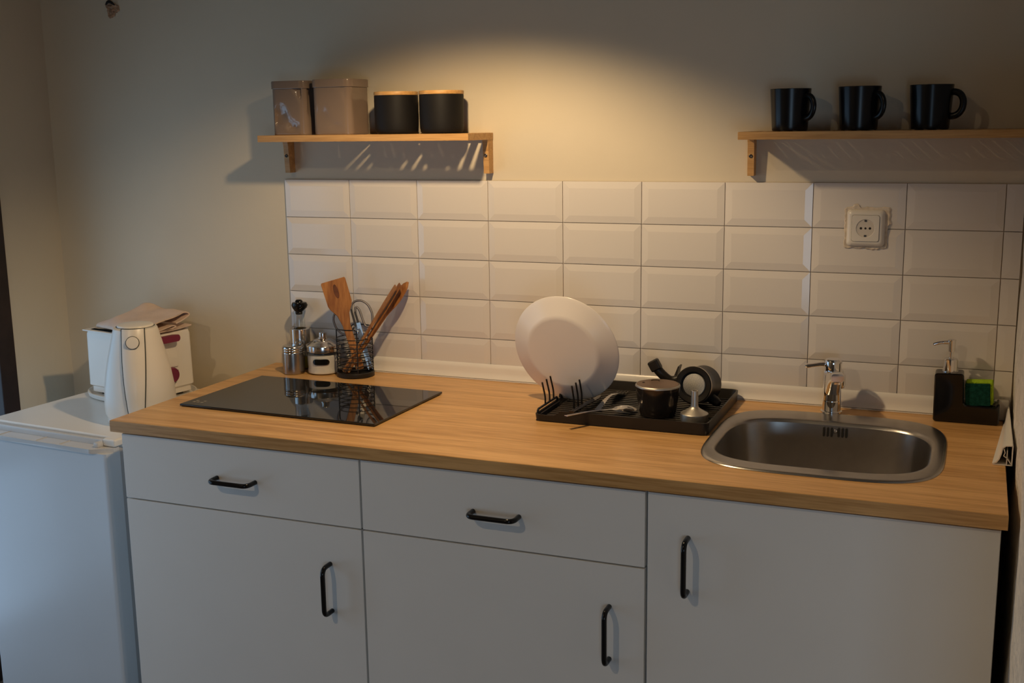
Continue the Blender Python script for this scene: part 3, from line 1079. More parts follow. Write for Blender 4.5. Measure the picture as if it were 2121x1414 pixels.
base = []
for i, p in enumerate(rrect(RX1 - RX0, RY1 - RY0, 0.014, 5)):
    base.append(p)
fine = []
for i, p in enumerate(base):
    q = base[(i + 1) % len(base)]
    m = max(1, int(math.hypot(q[0] - p[0], q[1] - p[1]) / 0.008))
    for k in range(m):
        fine.append((p[0] + (q[0] - p[0]) * k / m, p[1] + (q[1] - p[1]) * k / m))
rings = []
for s_in, zf in ((0.006, 0.0006), (0.0015, 0.0020), (0.0, 0.9), (0.0, 1.0), (tt, 1.0), (tt + 0.001, 0.9), (tt + 0.006, 0.0036)):
    ring = []
    for x, y in fine:
        kx = (RX1 - RX0 - 2 * s_in) / (RX1 - RX0)
        ky = (RY1 - RY0 - 2 * s_in) / (RY1 - RY0)
        X, Y = cxr + x * kx, cyr + y * ky
        hz_ = tray_h(cxr + x, cyr + y)
        ring.append((X, Y, Z + (zf if zf < 0.5 else hz_ * (1 if zf == 1.0 else 0.97))))
    rings.append(ring)
loft(b, rings, False, False)
obj('tray', b, 'black_plastic', rack, 40)
b = BM()
k = 0
y = RY0 + 0.020
while y < RY1 - 0.012:
    box(b, (RX0 + 0.018, y - 0.0042, Z + 0.0032), (RX1 - 0.014, y + 0.0042, Z + 0.0085), 0.0012)
    y += 0.0168
obj('drain_grid', b, 'rack_bars', rack, 40)
zw = 0.0225
b = BM()
tube(b, fillet([(0.846, -0.338, Z + 0.0085), (0.846, -0.338, Z + zw), (0.846, -0.212, Z + zw), (0.846, -0.212, Z + 0.0085)], 0.010, 5), 0.0026, 10)
tube(b, [(0.852, -0.338, Z + 0.0115), (0.852, -0.212, Z + 0.0115)], 0.0022, 10)
obj('wire_frame', b, 'black_wire', rack, 60)
b = BM()
tube(b, fillet([(0.914, -0.325, Z + 0.0085), (0.914, -0.318, Z + 0.0125), (0.914, -0.217, Z + 0.0125), (0.914, -0.212, Z + 0.0085)], 0.006, 4), 0.0026, 10)
obj('wire_rail', b, 'black_wire', rack, 60)
for base_x, base_z, px_list in ((0.846, zw, [((1127, 820), (1122, 785.5)), ((1135.4, 814), (1129, 777)), ((1145, 806), (1134.8, 772.5))]),
                        (0.914, 0.0125, [((1188.5, 817), (1181.8, 789)), ((1197.7, 813), (1190.3, 783.5)), ((1207.4, 811), (1200, 778.5))])):
    for i, (bend, tip) in enumerate(px_list):
        y = (-0.290, -0.262, -0.236)[i]
        hb_ = 0.040 + 0.001 * i
        pb_ = Vector((base_x, y, Z + base_z))
        pm = Vector((base_x, y - 0.0005, Z + hb_))
        ptip = Vector((base_x - 0.003 - (0.002 if base_x < 0.9 else 0), y - 0.006 - 0.001 * i, Z + 0.074 + 0.0015 * i - (0.003 if base_x > 0.9 else 0)))
        b = BM(); tube(b, fillet([pb_, pm, ptip], 0.008, 4), 0.0020, 10); obj('prong', b, 'black_wire', rack, 60)

# plate leaning on the prongs, its underside to the room
pc = Vector((0.869, -0.215, 1.0405))
lean, yw = -0.252, -0.095
pn = Vector((sin(yw) * cos(lean), -cos(yw) * cos(lean), sin(lean)))
b = BM()
R_ = 0.1300
lathe(b, [(0.010, 0.0195), (0.080, 0.0200), (0.0865, 0.0195), (0.0920, 0.0170), (0.102, 0.0120), (0.122, 0.0030), (0.1290, 0.0004), (0.1300, -0.0012), (0.1285, -0.0024), (0.120, 0.0002), (0.100, 0.0085), (0.088, 0.0130), (0.080, 0.0150), (0.010, 0.0150)], pc, 96, axis=pn)
pl = obj('dinner_plate', b, 'plate_white', None, 60)
tag(pl, 'large white plate standing on edge in the dish rack', 'plate')

# cutlery on the grid
GZ = Z + 0.0085


def flat_path(pix, z):
    return [at_z(x, y, Z + zz) for (x, y), zz in zip(pix, z)]


def cutlery(name, pts, widths, thick, material, label, cat, dish=None):
    b = BM()
    rings = []
    for i, p in enumerate(pts):
        d = (pts[min(i + 1, len(pts) - 1)] - pts[max(i - 1, 0)])
        d.normalize()
        s = d.cross(Vector((0, 0, 1))).normalized()
        nn = s.cross(d)
        w, t = widths[i], thick
        ds = dish[i] if dish else 0
        top_, bot_ = [], []
        for a in (-1, -0.75, -0.4, 0, 0.4, 0.75, 1):
            off = ds * (1 - a * a)
            top_.append(p + s * (w * a) + nn * (off + t * (1 - 0.6 * a * a)))
            bot_.append(p + s * (w * a) + nn * (off - t * (1 - 0.6 * a * a)))
        rings.append(top_ + bot_[::-1])
    loft(b, rings)
    o = obj(name, b, material, None, 60)
    tag(o, label, cat, 'cutlery drying on the rack')
    return o


# spoon, bowl upside down
P0, P1 = at_z(1172, 861, Z + 0.0310), at_z(1319, 848, Z + 0.012)
dirp = (P1 - P0)
pts, wd, ds = [], [], []
for k in range(25):
    f = k / 24
    hgt = 0.006 * sin(pi * f) * (1 if f < 0.66 else 0.6)
    pts.append(P0 + dirp * f + Vector((0, 0, hgt)))
    if f < 0.64:
        wd.append(0.0050 - 0.0022 * f); ds.append(0.0004)
    else:
        g_ = (f - 0.64) / 0.36
        wd.append(max(0.0015, 0.0030 + 0.0155 * sin(pi * g_ ** 0.85) ** 0.8)); ds.append(0.0095 * sin(pi * g_) ** 0.8 + 0.0004)
cutlery('table_spoon', pts, wd, 0.0009, 'steel_shiny', 'steel spoon lying bowl down at the front of the dish rack', 'spoon', ds)
# fork with its back up
P0, P1 = at_z(1237, 849, Z + 0.0125), at_z(1287, 813, Z + 0.0125)
dirp = P1 - P0
pts, wd = [], []
for k in range(15):
    f = k / 14
    pts.append(P0 + dirp * f + Vector((0, 0, 0.012 * sin(pi * f) ** 1.2)))
    wd.append(0.0068 - 0.006 * f if f < 0.55 else 0.0035 + 0.0085 * min(1, (f - 0.55) / 0.3))
frk = cutlery('dinner_fork', pts, wd, 0.0011, 'steel_shiny', 'steel fork lying tines down behind the spoon on the dish rack', 'fork')
e = dirp.normalized(); s = e.cross(Vector((0, 0, 1))).normalized()
for k in range(4):
    b = BM()
    st = pts[-1] + s * (0.0115 * (k - 1.5) / 1.6) - e * 0.002
    tube(b, [st, st + e * 0.016 + Vector((0, 0, -0.0015)), st + e * 0.038 + Vector((0, 0, -0.0010))], [0.0014, 0.0013, 0.0006], 8); obj('tine', b, 'steel_shiny', frk, 60)
# knife
P0, P1 = at_z(1184, 853, Z + 0.0280), at_z(1243, 820, Z + 0.0155)
dirp = P1 - P0
pts, wd = [], []
for k in range(15):
    f = k / 14
    pts.append(P0 + dirp * f)
    wd.append((0.0062 if f < 0.5 else 0.0075 - 0.004 * max(0, (f - 0.85) / 0.15)))
cutlery('table_knife', pts, wd, 0.0028, 'dark_metal', 'dark table knife lying across the rack in front of the plate', 'knife')

# moka pot, taken apart to dry
bx_, by_ = 1.0935, -0.2460
bo = thing('coffee_boiler', 'dark brown coffee pot boiler standing upside down on the rack', 'coffee boiler', (bx_, by_, GZ))
b = BM()
lathe(b, [(0.0350, 0.0006), (0.0385, 0.002), (0.0405, 0.010), (0.0440, 0.030), (0.0475, 0.052), (0.0492, 0.0655), (0.0488, 0.0685), (0.0465, 0.0700)], (bx_, by_, GZ), 80, mod=lambda t, h: 1 - 0.018 * abs(sin(4.5 * t)) * min(1, h / 0.05))
obj('boiler', b, 'dark_metal', bo, 40)
b = BM(); lathe(b, [(0.0496, 0.0655), (0.0498, 0.0668), (0.0490, 0.0692), (0.0472, 0.0702)], (bx_, by_, GZ), 80, cap0=False, cap1=False, mod=lambda t, h: 1 - 0.016 * abs(sin(4.5 * t))); obj('rim', b, 'aluminium', bo, 50)  # bright ring added for the highlight along the scalloped top edge
b = BM(); lathe(b, [(0.0470, 0.0690), (0.0455, 0.0704), (0.020, 0.0708), (0.001, 0.0709)], (bx_, by_, GZ), 64, cap0=False); obj('bottom_face', b, 'brown_metal', bo, 40)
b = BM(); tube(b, [(bx_ - 0.012 + 0.009 * cos(t * pi / 8), by_ + 0.022 + 0.009 * sin(t * pi / 8), GZ + 0.0712) for t in range(0, 9)], 0.0008, 6); obj('stamped_arc', b, 'gap_dark', bo)
b = BM(); lathe(b, [(0.003, 0.0708), (0.003, 0.0713)], (bx_ - 0.032, by_ - 0.001, GZ), 14); obj('stamped_mark', b, 'gap_dark', bo)

mc = Vector((1.1560, -0.1750, GZ + 0.0560))
ax = Vector((0.10, 0.98, -0.17)).normalized()
ct = thing('coffee_jug', 'black coffee pot jug lying on its side showing the silver filter', 'coffee jug', (mc.x, mc.y, GZ))
b = BM()
lathe(b, [(0.0300, 0.000), (0.0395, -0.002), (0.0418, 0.000), (0.0420, 0.010), (0.0395, 0.018), (0.0395, 0.040), (0.0425, 0.066), (0.0428, 0.070), (0.0405, 0.070), (0.0375, 0.050), (0.0340, 0.022)], mc, 64, axis=ax, cap0=False)
obj('jug', b, 'black_plastic', ct, 50)
b = BM(); lathe(b, [(0.0418, -0.0010), (0.0425, 0.0005), (0.0425, 0.0030), (0.0418, 0.004)], mc, 64, axis=ax, cap0=False, cap1=False); obj('thread_ring', b, 'aluminium', ct, 50)
b = BM(); lathe(b, [(0.0405, -0.0015), (0.0310, 0.0040), (0.0270, 0.0045), (0.0262, 0.0060)], mc, 64, axis=ax, cap0=False); obj('gasket', b, 'black_matte', ct, 50)
# perforated filter: dome with punched dimples
b = BM()
lathe(b, [(0.0262, 0.0060), (0.0252, 0.0036), (0.016, 0.0026), (0.006, 0.0021), (0.0005, 0.0020)], mc, 48, axis=ax, cap0=False); fl = obj('filter_disc', b, 'filter_metal', ct, 50)
q = Vector((0, 0, 1)).rotation_difference(ax).to_matrix()
b = BM()
for rr_i in range(1, 11):
    rad = 0.0024 * rr_i
    nn = int(2 * pi * rad / 0.0026)
    for k in range(nn):
        t = 2 * pi * (k + 0.5 * (rr_i % 2)) / nn
        hgt = 0.0020 + 0.0015 * (rad / 0.025) ** 2
        lathe(b, [(0.00062, 0.0), (0.0005, -0.00025)], mc + q @ Vector((rad * cos(t), rad * sin(t), hgt - 0.0002)), 6, axis=ax, cap0=False)
pf = obj('perforation', b, 'gap_dark', fl, 0)
pf['kind'] = 'stuff'
# handle up to the left, with its thick end
b = BM()
m0 = mc + ax * 0.060
H0 = m0 + Vector((-0.020, -0.010, 0.020))
H1 = at_y(1388, 790, m0.y - 0.02)
H2 = at_y(1368, 772, m0.y - 0.025)
H3 = at_y(1358, 759, m0.y - 0.027)
H4 = at_y(1355, 753, m0.y - 0.027)
tube(b, fillet([H0, H1, H2, H3, H4], 0.012, 4), [0.0085] * 8 + [0.0085] * 5 + [0.0120] * 3 + [0.0135] if False else 0.0095, 12, flat=1.15)
box(b, (-0.0125, -0.010, -0.0125), (0.0125, 0.010, 0.0125), 0.004, 3, Matrix.Translation((H3 + H4) / 2) @ Matrix.Rotation(math.radians(-30), 4, 'Y'))
obj('handle', b, 'black_plastic', ct, 50)
# open lid with its knob
b = BM()
L0, L1 = at_y(1399, 785, m0.y - 0.005), at_y(1407, 757, m0.y + 0.002)
d = (L1 - L0)
prism(b, [(-0.004, 0), (0.0035, 0.002), (0.003, d.length), (0.0, d.length + 0.001)], (-0.014, 0.014), L0, Vector((1, 0, 0)), d.normalized(), Vector((0, 1, 0)))
obj('pouring_lip', b, 'black_plastic', ct, 40)
b = BM()
K0, K1 = at_y(1470, 822, m0.y - 0.02), at_y(1489, 836, m0.y - 0.03)
tube(b, [K0, K0 + (K1 - K0) * 0.6, K1, K1 + (K1 - K0) * 0.1], [0.012, 0.011, 0.008, 0.004], 14)
obj('lid_knob', b, 'black_plastic', ct, 50)

fx_, fy_ = 1.1800, -0.2650
fu = thing('coffee_funnel', 'silver metal funnel standing stem up beside the upturned boiler', 'funnel', (fx_, fy_, GZ))
b = BM()
lathe(b, [(0.0300, 0.0004), (0.0305, 0.001), (0.0305, 0.0145), (0.0290, 0.0165), (0.0150, 0.0245), (0.0095, 0.0285), (0.0080, 0.033), (0.0076, 0.064), (0.0070, 0.0655), (0.0050, 0.0655), (0.0048, 0.058)], (fx_, fy_, GZ), 48)
obj('cone', b, 'aluminium', fu, 50)
b = BM(); lathe(b, [(0.0004, 0.0605), (0.0048, 0.0608)], (fx_, fy_, GZ), 20); obj('stem_opening', b, 'gap_dark', fu)

# ------------------------------------------------------------------ soap dispenser and sponge
dx0, dx1, dy0, dy1 = 1.6575, 1.7885, -0.0755, -0.0255
so = thing('soap_dispenser', 'black ceramic soap dispenser with a chrome pump and sponge holder', 'soap dispenser', ((dx0 + dx1) / 2, -0.05, Z))
b = BM()
xs = dx0 + 0.0585
poly = fillet([(dx0 + 0.003, 0.001, 0), (dx0, 0.004, 0), (dx0 - 0.001, 0.106, 0), (xs - 0.001, 0.108, 0), (xs + 0.002, 0.040, 0), (dx1 - 0.008, 0.0385, 0), (dx1 - 0.004, 0.0475, 0), (dx1, 0.0475, 0), (dx1 + 0.0005, 0.004, 0), (dx1 - 0.003, 0.001, 0)], 0.007, 5)
poly = [(p.x, p.y) for p in poly]
n_in = [(sum(p[0] for p in poly) / len(poly), sum(p[1] for p in poly) / len(poly))]


def inset(poly, d):
    out = []
    n = len(poly)
    for i in range(n):
        a, c = Vector(poly[i - 1]), Vector(poly[(i + 1) % n])
        t = (c - a)
        if t.length < 1e-9:
            out.append(poly[i]); continue
        t.normalize()
        out.append((poly[i][0] + t.y * d, poly[i][1] - t.x * d))
    return out


pin = inset(poly, 0.0025)
loft(b, [[(x, dy0, Z + z) for x, z in pin], [(x, dy0 + 0.0028, Z + z) for x, z in poly], [(x, dy1 - 0.0028, Z + z) for x, z in poly], [(x, dy1, Z + z) for x, z in pin]])
obj('body', b, 'black_ceramic', so, 40)
pxc, pyc = (dx0 + xs) / 2, -0.0505
b = BM(); lathe(b, [(0.0165, 0.1065), (0.0165, 0.109), (0.0148, 0.1095), (0.0148, 0.134), (0.0135, 0.1355), (0.0055, 0.136)], (pxc, pyc, Z), 36); pump = obj('pump_collar', b, 'chrome', so, 40)
b = BM(); lathe(b, [(0.0042, 0.135), (0.0042, 0.150), (0.0070, 0.151), (0.0082, 0.172), (0.0086, 0.174), (0.0086, 0.1765), (0.003, 0.178)], (pxc, pyc, Z), 28)
tube(b, fillet([(pxc, pyc, Z + 0.1705), (pxc - 0.022, pyc - 0.004, Z + 0.1700), (pxc - 0.036, pyc - 0.006, Z + 0.1655)], 0.012, 5), [0.0042] * 2 + [0.0036] * 5 + [0.0032], 12)
obj('pump_head', b, 'chrome', pump, 40)
b = BM(); lathe(b, [(0.0024, 0), (0.0024, 0.0006)], (pxc - 0.0363, pyc - 0.006, Z + 0.1654), 14, axis=(-1, -0.15, -0.3)); obj('nozzle_hole', b, 'gap_dark', pump)

spg = thing('sponge', 'green and yellow scouring sponge standing in the black soap dispenser', 'sponge', (1.752, -0.05, Z + 0.04))
sm = Matrix.Translation((1.7495, -0.0505, Z + 0.0395)) @ Matrix.Rotation(math.radians(-4), 4, 'Y') @ Matrix.Rotation(math.radians(-5), 4, 'Z')
b = BM(); box(b, (-0.0265, -0.0110, 0.0), (0.0268, 0.0150, 0.0520), 0.0025, 2, sm)
bmesh.ops.subdivide_edges(b, edges=b.edges[:], cuts=2, use_grid_fill=True)
obj('foam', b, 'sponge_foam', spg, 50)
b = BM(); box(b, (-0.0270, -0.0185, 0.0), (0.0225, -0.0112, 0.0480), 0.0015, 2, sm); obj('scouring_pad', b, 'scourer', spg, 50)

# ------------------------------------------------------------------ wall socket
scx, scz_, sy0 = 1.4960, 1.3120, -0.0092
ws = thing('wall_socket', 'white power socket with ragged tape around it, set in the tiles', 'socket', (scx, sy0, scz_))


def plate_rings(specs):
    return [[(scx + x, y, scz_ + z) for x, z in rrect(w, h, r, 6)] for w, h, r, y in specs]


b = BM()
loft(b, plate_rings([(0.080, 0.080, 0.008, sy0 + 0.0005), (0.0805, 0.0805, 0.008, sy0 - 0.003), (0.078, 0.078, 0.008, sy0 - 0.007), (0.068, 0.068, 0.006, sy0 - 0.0105), (0.061, 0.061, 0.005, sy0 - 0.0110)]))
obj('frame', b, 'socket_white', ws, 40)
b = BM(); loft(b, plate_rings([(0.0585, 0.0585, 0.005, sy0 - 0.0105), (0.0585, 0.0585, 0.005, sy0 - 0.01108), (0.058, 0.058, 0.005, sy0 - 0.01112)])); obj('seam', b, 'seam_dark', ws)
b = BM()
loft(b, plate_rings([(0.0575, 0.0575, 0.005, sy0 - 0.01114), (0.0575, 0.0575, 0.005, sy0 - 0.0122), (0.0565, 0.0565, 0.005, sy0 - 0.0130)]), True, False)
n = 28
sq = [b.verts.new((scx + x, sy0 - 0.0130, scz_ + z)) for x, z in rrect(0.0565, 0.0565, 0.005, 6)]
cr = [[b.verts.new((scx + r * cos(2 * pi * k / n), y, scz_ + r * sin(2 * pi * k / n))) for k in range(n)] for r, y in ((0.0200, sy0 - 0.0130), (0.0192, sy0 - 0.0120))]
for k in range(n):
    b.faces.new((cr[0][k], cr[0][(k + 1) % n], cr[1][(k + 1) % n], cr[1][k]))


def loop_edges(bm, loop):
    return [bm.edges.get((loop[k], loop[(k + 1) % len(loop)])) or bm.edges.new((loop[k], loop[(k + 1) % len(loop)])) for k in range(len(loop))]


bmesh.ops.triangle_fill(b, use_beauty=True, edges=loop_edges(b, sq) + loop_edges(b, cr[0]))
bmesh.ops.remove_doubles(b, verts=b.verts, dist=1e-6)
ins = obj('insert', b, 'socket_white', ws, 40)
b = BM(); lathe(b, [(0.0194, 0), (0.0188, -0.0005), (0.0002, -0.0006)], (scx, sy0 - 0.0122, scz_), 40, axis=(0, -1, 0), cap0=False); obj('recess', b, 'socket_recess', ins, 40)
for dx in (-0.0095, 0.0, 0.0095):
    b = BM(); lathe(b, [(0.0028 if dx else 0.0024, 0), (0.0026 if dx else 0.0022, 0.0004)], (scx + dx, sy0 - 0.0115, scz_), 18, axis=(0, -1, 0)); obj('pin_hole', b, 'gap_dark', ins)
for dz in (-0.0165, 0.0165):
    b = BM(); box(b, (scx - 0.0026, sy0 - 0.0128, scz_ + dz - 0.0020), (scx + 0.0026, sy0 - 0.0112, scz_ + dz + 0.0020), 0.0005); obj('earth_clip', b, 'screw_metal', ins)
b = BM()
random.seed(11)
outer, inner = [], []
for x, z in rrect(0.091, 0.090, 0.004, 3):
    outer.append((x, z))
fine = []
for i, p in enumerate(outer):
    q_ = outer[(i + 1) % len(outer)]
    m = max(1, int(math.hypot(q_[0] - p[0], q_[1] - p[1]) / 0.005))
    for k in range(m):
        fine.append((p[0] + (q_[0] - p[0]) * k / m, p[1] + (q_[1] - p[1]) * k / m))
ro_, ri_, rf_ = [], [], []
for x, z in fine:
    jx_, jz_ = 0.0016 * random.uniform(-1, 1), 0.0018 * random.uniform(-1, 1)
    if z > 0.04 and -0.033 < x < -0.010:
        jz_ += 0.008 * (1 - abs(x + 0.022) / 0.012)
    if x > 0.04 and 0.008 < z < 0.045:
        jx_ += 0.005 + 0.002 * random.random()
    if z < -0.04 and 0.010 < x < 0.030:
        jz_ -= 0.004
    ro_.append((scx + x + jx_, sy0 - 0.0004, scz_ + z + jz_))
    rf_.append((scx + x * 0.97 + jx_ * 0.6, sy0 - 0.0020 - 0.0012 * random.random(), scz_ + z * 0.97 + jz_ * 0.6))
    ri_.append((scx + x * 0.84, sy0 - 0.0010, scz_ + z * 0.84))
loft(b, [ro_, rf_, ri_], False, False)
obj('tape_remains', b, 'masking_tape', ws, 25, 'ragged beige tape left around the socket')

# ------------------------------------------------------------------ fridge and what stands on it
FZ = 0.82
FRM = rot_z(math.radians(-4.5), (-0.152, -0.528, 0))
fr = thing('fridge', 'small white fridge standing left of the cabinets', 'fridge', (-0.38, -0.30, 0))
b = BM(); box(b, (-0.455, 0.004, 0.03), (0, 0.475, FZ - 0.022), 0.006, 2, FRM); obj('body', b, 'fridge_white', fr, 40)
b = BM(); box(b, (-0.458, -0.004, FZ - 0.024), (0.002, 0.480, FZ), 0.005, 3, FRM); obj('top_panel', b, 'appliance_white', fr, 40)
b = BM(); box(b, (-0.452, -0.010, 0.06), (-0.003, 0.005, FZ - 0.010), 0, 1, FRM); obj('door_seal', b, 'pvc_grey', fr)
b = BM()
dp = [(-0.455, -0.010), (-0.455, -0.040), (-0.452, -0.048), (-0.442, -0.053), (-0.013, -0.053), (-0.004, -0.049), (0.0, -0.040), (0.0, -0.010)]
rings = [[FRM @ Vector((x, y, z)) for x, y in dp] for z in (0.055, FZ - 0.030)]
loft(b, rings)
door = obj('door', b, 'fridge_white', fr, 40)
b = BM()
lp = [(-0.456, -0.012), (-0.456, -0.056), (-0.448, -0.062), (-0.052, -0.062), (-0.040, -0.060), (0.001, -0.030), (0.001, -0.012)]
rings = []
for s, z in ((0.99, FZ - 0.0305), (1.0, FZ - 0.027), (1.0, FZ - 0.019)):
    rings.append([FRM @ Vector((x * s, y * s, z)) for x, y in lp])
loft(b, rings)
# raised back edge of the handle trough
box(b, (-0.456, -0.024, FZ - 0.020), (-0.034, -0.012, FZ - 0.004), 0.003, 2, FRM)
box(b, (-0.050, -0.045, FZ - 0.020), (-0.034, -0.014, FZ - 0.006), 0.005, 2, FRM)
for xx in (-0.36, -0.23, -0.15):
    box(b, (xx, -0.056, FZ - 0.0192), (xx + 0.0015, -0.024, FZ - 0.0175), 0, 1, FRM)
obj('door_handle', b, 'fridge_lip', door, 40)
b = BM(); box(b, (-0.036, -0.028, FZ - 0.0185), (0.004, 0.006, FZ + 0.001), 0.005, 3, FRM); obj('hinge_cover', b, 'appliance_white', fr, 40)

# toaster on an oval tray
TA = math.radians(-12)
tcx, tcy = -0.409, -0.145
TM = rot_z(TA, (tcx, tcy, 0))
tr = thing('oval_tray', 'white oval tray under the toaster on the fridge', 'tray', (tcx, tcy, FZ))
b = BM()
rings = []
for s, z in ((0.93, 0.0008), (0.985, 0.003), (1.0, 0.012), (0.995, 0.0142), (0.975, 0.0140), (0.965, 0.012), (0.92, 0.0040), (0.3, 0.0035)):
    rings.append([TM @ Vector((x * s, y * (s if s > 0.5 else s), FZ + z)) for x, y in superell(0.163, 0.119, 2.4, 72)])
loft(b, rings)
obj('dish', b, 'pvc_white', tr, 50)
to = thing('toaster', 'white toaster with a plum red lever and knob behind the kettle', 'toaster', (tcx, tcy, FZ + 0.004))
TL, TW2, TZ0, TZ1 = 0.244, 0.170, FZ + 0.028, FZ + 0.186
b = BM()
rings = []
for ins_, z in ((0.004, TZ0), (0.0, TZ0 + 0.004), (0.0015, TZ1 - 0.012), (0.004, TZ1 - 0.003), (0.010, TZ1)):
    rings.append([TM @ Vector((x, y, z)) for x, y in rrect(TL - 2 * ins_, TW2 - 2 * ins_, 0.012, 5)])
loft(b, rings); obj('housing', b, 'appliance_white', to, 40)
b = BM()
rings = [[TM @ Vector((x, y, z)) for x, y in rrect(TL - 0.012, TW2 - 0.012, 0.010, 5)] for z in (FZ + 0.0125, TZ0 + 0.001)]
loft(b, rings); obj('base', b, 'appliance_white', to, 40)
for fx2 in (-0.09, 0.09):
    for fy2 in (-0.055, 0.055):
        b = BM(); lathe(b, [(0.009, 0.0040), (0.009, 0.013)], TM @ Vector((fx2, fy2, FZ)), 16); obj('foot', b, 'seam_dark', to)
b = BM(); box(b, (-TL / 2 - 0.005, -TW2 / 2 - 0.002, TZ1 - 0.0035), (TL / 2 - 0.012, TW2 / 2, TZ1), 0.0012, 2, TM); obj('top_deck', b, 'appliance_white', to, 40)
b = BM(); box(b, (-0.112, -0.060, TZ1 - 0.001), (0.112, 0.060, TZ1 + 0.0012), 0.0008, 1, TM); mp_ = obj('slot_plate', b, 'steel_shiny', to)
b = BM(); box(b, (-0.106, -0.046, TZ1 + 0.0006), (0.106, -0.014, TZ1 + 0.0016), 0, 1, TM); obj('slot', b, 'gap_dark', mp_)
ex_ = TL / 2
b = BM(); box(b, (ex_ - 0.004, -0.052, TZ0 + 0.060), (ex_ + 0.0035, 0.030, TZ1 - 0.008), 0.003, 2, TM); obj('lever_panel', b, 'appliance_white', to, 40)
b = BM(); box(b, (ex_ + 0.0030, -0.0285, TZ0 + 0.066), (ex_ + 0.0040, -0.0245, TZ1 - 0.016), 0, 1, TM); obj('lever_slot', b, 'gap_dark', to)
b = BM()
ring = lambda xx, s: [TM @ Vector((xx, y * s - 0.008, TZ1 - 0.0150 + z * s)) for y, z in rrect(0.066, 0.019, 0.009, 6)]
loft(b, [ring(ex_ + 0.004, 0.85), ring(ex_ + 0.018, 0.95), ring(ex_ + 0.023, 1.0), ring(ex_ + 0.027, 0.9)]); obj('lever', b, 'plum_plastic', to, 50, 'plum red toaster lever')
kz = TZ0 + 0.040
b = BM(); lathe(b, [(0.0215, 0), (0.0215, 0.006), (0.0195, 0.012), (0.0180, 0.0125), (0.002, 0.0125)], TM @ Vector((ex_ - 0.001, 0.004, kz)), 32, axis=TM.to_3x3() @ Vector((1, 0, 0))); obj('browning_knob', b, 'plum_plastic', to, 40, 'round plum red knob')
for k in range(6):
    t = math.radians(-60 + 40 * k)
    b = BM(); lathe(b, [(0.0011, 0), (0.0011, 0.0006)], TM @ Vector((ex_ - 0.0001, 0.004 + 0.0265 * cos(t), kz + 0.0265 * sin(t))), 8, axis=TM.to_3x3() @ Vector((1, 0, 0))); obj('dial_dot', b, 'gap_dark', to)

# folded towel on the toaster
b = BM()
prof = [(0.030, 0.0230), (0.050, 0.0300), (0.066, 0.0370), (0.074, 0.0440), (0.070, 0.0510), (0.058, 0.0535), (0.036, 0.0500), (0.008, 0.0420), (-0.022, 0.0365), (-0.050, 0.0300),
        (-0.068, 0.0215), (-0.074, 0.0120), (-0.066, 0.0055), (-0.045, 0.0050), (-0.020, 0.0090), (0.004, 0.0150), (0.022, 0.0165), (0.030, 0.0130), (0.020, 0.0075), (-0.010, 0.0035), (-0.030, 0.0030), (0.010, 0.0028), (0.050, 0.0050), (0.078, 0.0080)]
pr = fillet([(p[0], p[1], 0) for p in prof], 0.010, 2)
pr = [(p.x, p.y) for p in pr]
tb = band(pr, 0.0036)
rings = []
NS = 30
for k in range(NS + 1):
    f = k / NS                         # 0 = left end, 1 = right end
    X = -0.088 + 0.214 * f
    hs_ = (0.55 + 0.40 * min(1, f / 0.24)) if f < 0.24 else 0.95 - 0.18 * (f - 0.24)
    wsn = 0.80 + 0.20 * min(1, f * 2.2)
    edge = 0.985 if k in (0, NS) else 1.0
    ring = []
    for d_, z_ in tb:
        wob = 0.0035 * noise.noise(Vector((d_ * 26, f * 5, z_ * 20)))
        peak = 0.007 * math.exp(-((f - 0.24) / 0.16) ** 2) * max(0, (d_ + 0.02) / 0.09) * (z_ / 0.05)
        ring.append(TM @ Vector((X + 0.004 * noise.noise(Vector((d_ * 40, z_ * 60, 3))) + 0.25 * d_ * (0.5 - f) * 0.3, d_ * 1.12 * wsn * edge - 0.002, TZ1 + 0.0020 + max(0.0012, z_ * hs_ + (wob + peak) * min(1, z_ / 0.02)))))
    rings.append(ring)
loft(b, rings)
tw = obj('folded_towel', b, 'towel_cloth', None, 60)
tag(tw, 'folded cream cloth towel lying on top of the white toaster', 'towel')

# kettle
kx, ky = -0.2240, -0.3690
ke = thing('electric_kettle', 'white plastic jug kettle standing on the fridge in front of the toaster', 'kettle', (kx, ky, FZ))
kd = math.atan2(CAM.y - ky, CAM.x - kx) + math.radians(-7)      # the handle side
kdir = Vector((cos(kd), sin(kd), 0))
kper = Vector((-sin(kd), cos(kd), 0))
c0 = Vector((kx, ky, FZ))
kprof = [(0.0845, 0.018), (0.0875, 0.024), (0.0885, 0.050), (0.0860, 0.088), (0.0805, 0.124), (0.0725, 0.164), (0.0625, 0.204), (0.0575, 0.225), (0.0545, 0.236), (0.0515, 0.2405)]
b = BM()


def kring(r, h, n=64):
    out = []
    for k in range(n):
        t = 2 * pi * k / n
        x, y = cos(t), sin(t)
        # slightly drawn out towards the handle
        ext = 1.0 + 0.10 * max(0, x) ** 2
        out.append(c0 + kdir * (r * x * ext) + kper * (r * y * 0.99) + Vector((0, 0, h)))
    return out


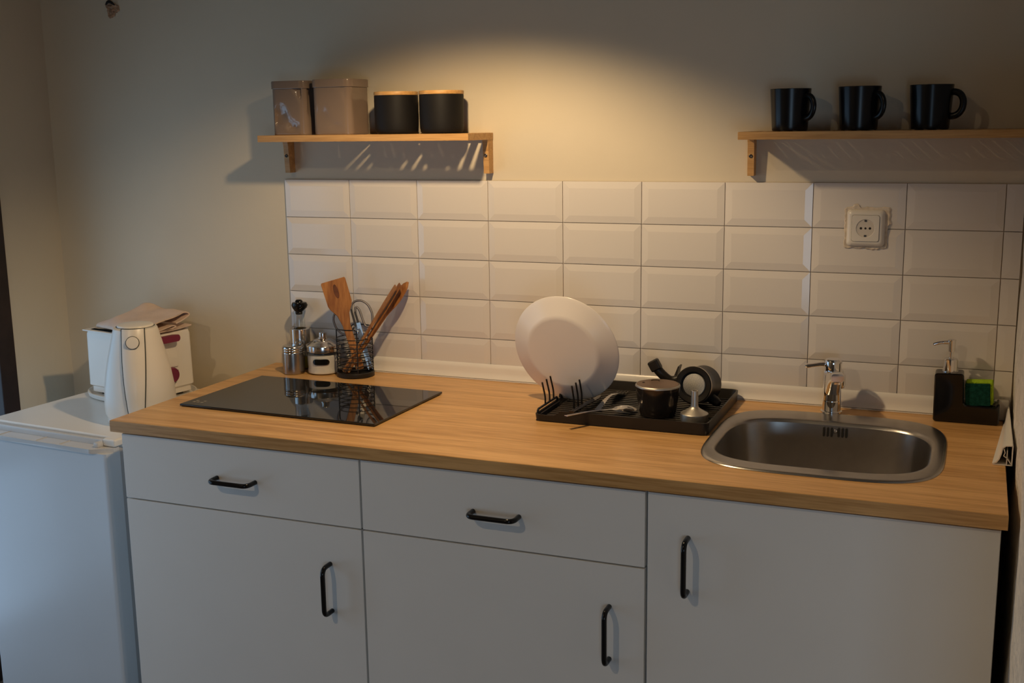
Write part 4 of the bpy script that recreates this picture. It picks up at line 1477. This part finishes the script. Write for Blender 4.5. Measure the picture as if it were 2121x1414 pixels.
loft(b, [kring(r, h) for r, h in kprof]); obj('body', b, 'appliance_white', ke, 60)
b = BM(); loft(b, [kring(r, h) for r, h in ((0.0800, 0.0006), (0.0830, 0.003), (0.0830, 0.0165), (0.0800, 0.0178))]); obj('power_base', b, 'pvc_white', ke, 40)
b = BM(); lathe(b, [(0.0450, 0.2400), (0.0445, 0.2440), (0.0415, 0.2465), (0.0150, 0.2480), (0.001, 0.2482)], c0 - kdir * 0.004, 48); obj('lid', b, 'appliance_white', ke, 50)
b = BM(); lathe(b, [(0.0470, 0.2395), (0.0470, 0.2412), (0.0440, 0.2412), (0.0440, 0.2395)], c0 - kdir * 0.004, 48, cap0=False, cap1=False); obj('lid_seam', b, 'seam_dark', ke)


def kr(h):
    for (r0, h0), (r1, h1) in zip(kprof[:-1], kprof[1:]):
        if h0 <= h <= h1:
            return r0 + (r1 - r0) * (h - h0) / (h1 - h0)
    return kprof[0][0] if h < kprof[0][1] else kprof[-1][0]


def kstrip(w0, w1, out, h0=0.026, h1=0.2425, n=20):
    rings = []
    for k in range(n + 1):
        h = h0 + (h1 - h0) * k / n
        f = k / n
        w = w0 + (w1 - w0) * f + 0.004 * sin(pi * f)
        r = kr(min(h, 0.2404))
        row = []
        for a in (-1, -0.9, -0.5, 0, 0.5, 0.9, 1):
            y = w * a
            x = sqrt(max(1e-6, r * r - y * y)) * 1.10 * (1 if True else 1)
            e_ = out * (1 - 0.5 * a * a) * (0.55 + 0.6 * sin(pi * min(1, f * 0.9 + 0.1)))
            row.append(c0 + kdir * (x + e_) + kper * y + Vector((0, 0, h)))
        back = [c0 + kdir * (sqrt(max(1e-6, r * r - (w * a) ** 2)) * 1.0) + kper * (w * a) + Vector((0, 0, h)) for a in (1, 0, -1)]
        rings.append(row + back)
    return rings


b = BM(); loft(b, kstrip(0.0195, 0.0285, 0.0050)); ks = obj('handle_seam', b, 'seam_dark', ke, 50)
b = BM(); loft(b, kstrip(0.0172, 0.0262, 0.0105)); kh = obj('handle', b, 'appliance_white', ke, 50)
hb_ = 0.2120
rb_ = kr(hb_) * 1.10 + 0.0105 * 0.93
axn = (kdir + Vector((0, 0, 0.30))).normalized()
bc_ = c0 + kdir * rb_ + Vector((0, 0, hb_))
b = BM(); lathe(b, [(0.0165, -0.004), (0.0165, 0.0006), (0.0150, 0.0006), (0.0150, -0.004)], bc_, 36, axis=axn, cap0=False, cap1=False); obj('button_seam', b, 'seam_dark', kh)
b = BM(); lathe(b, [(0.0150, -0.004), (0.0150, 0.0012), (0.0135, 0.0020), (0.002, 0.0018)], bc_, 36, axis=axn); obj('button', b, 'appliance_white', kh, 50)
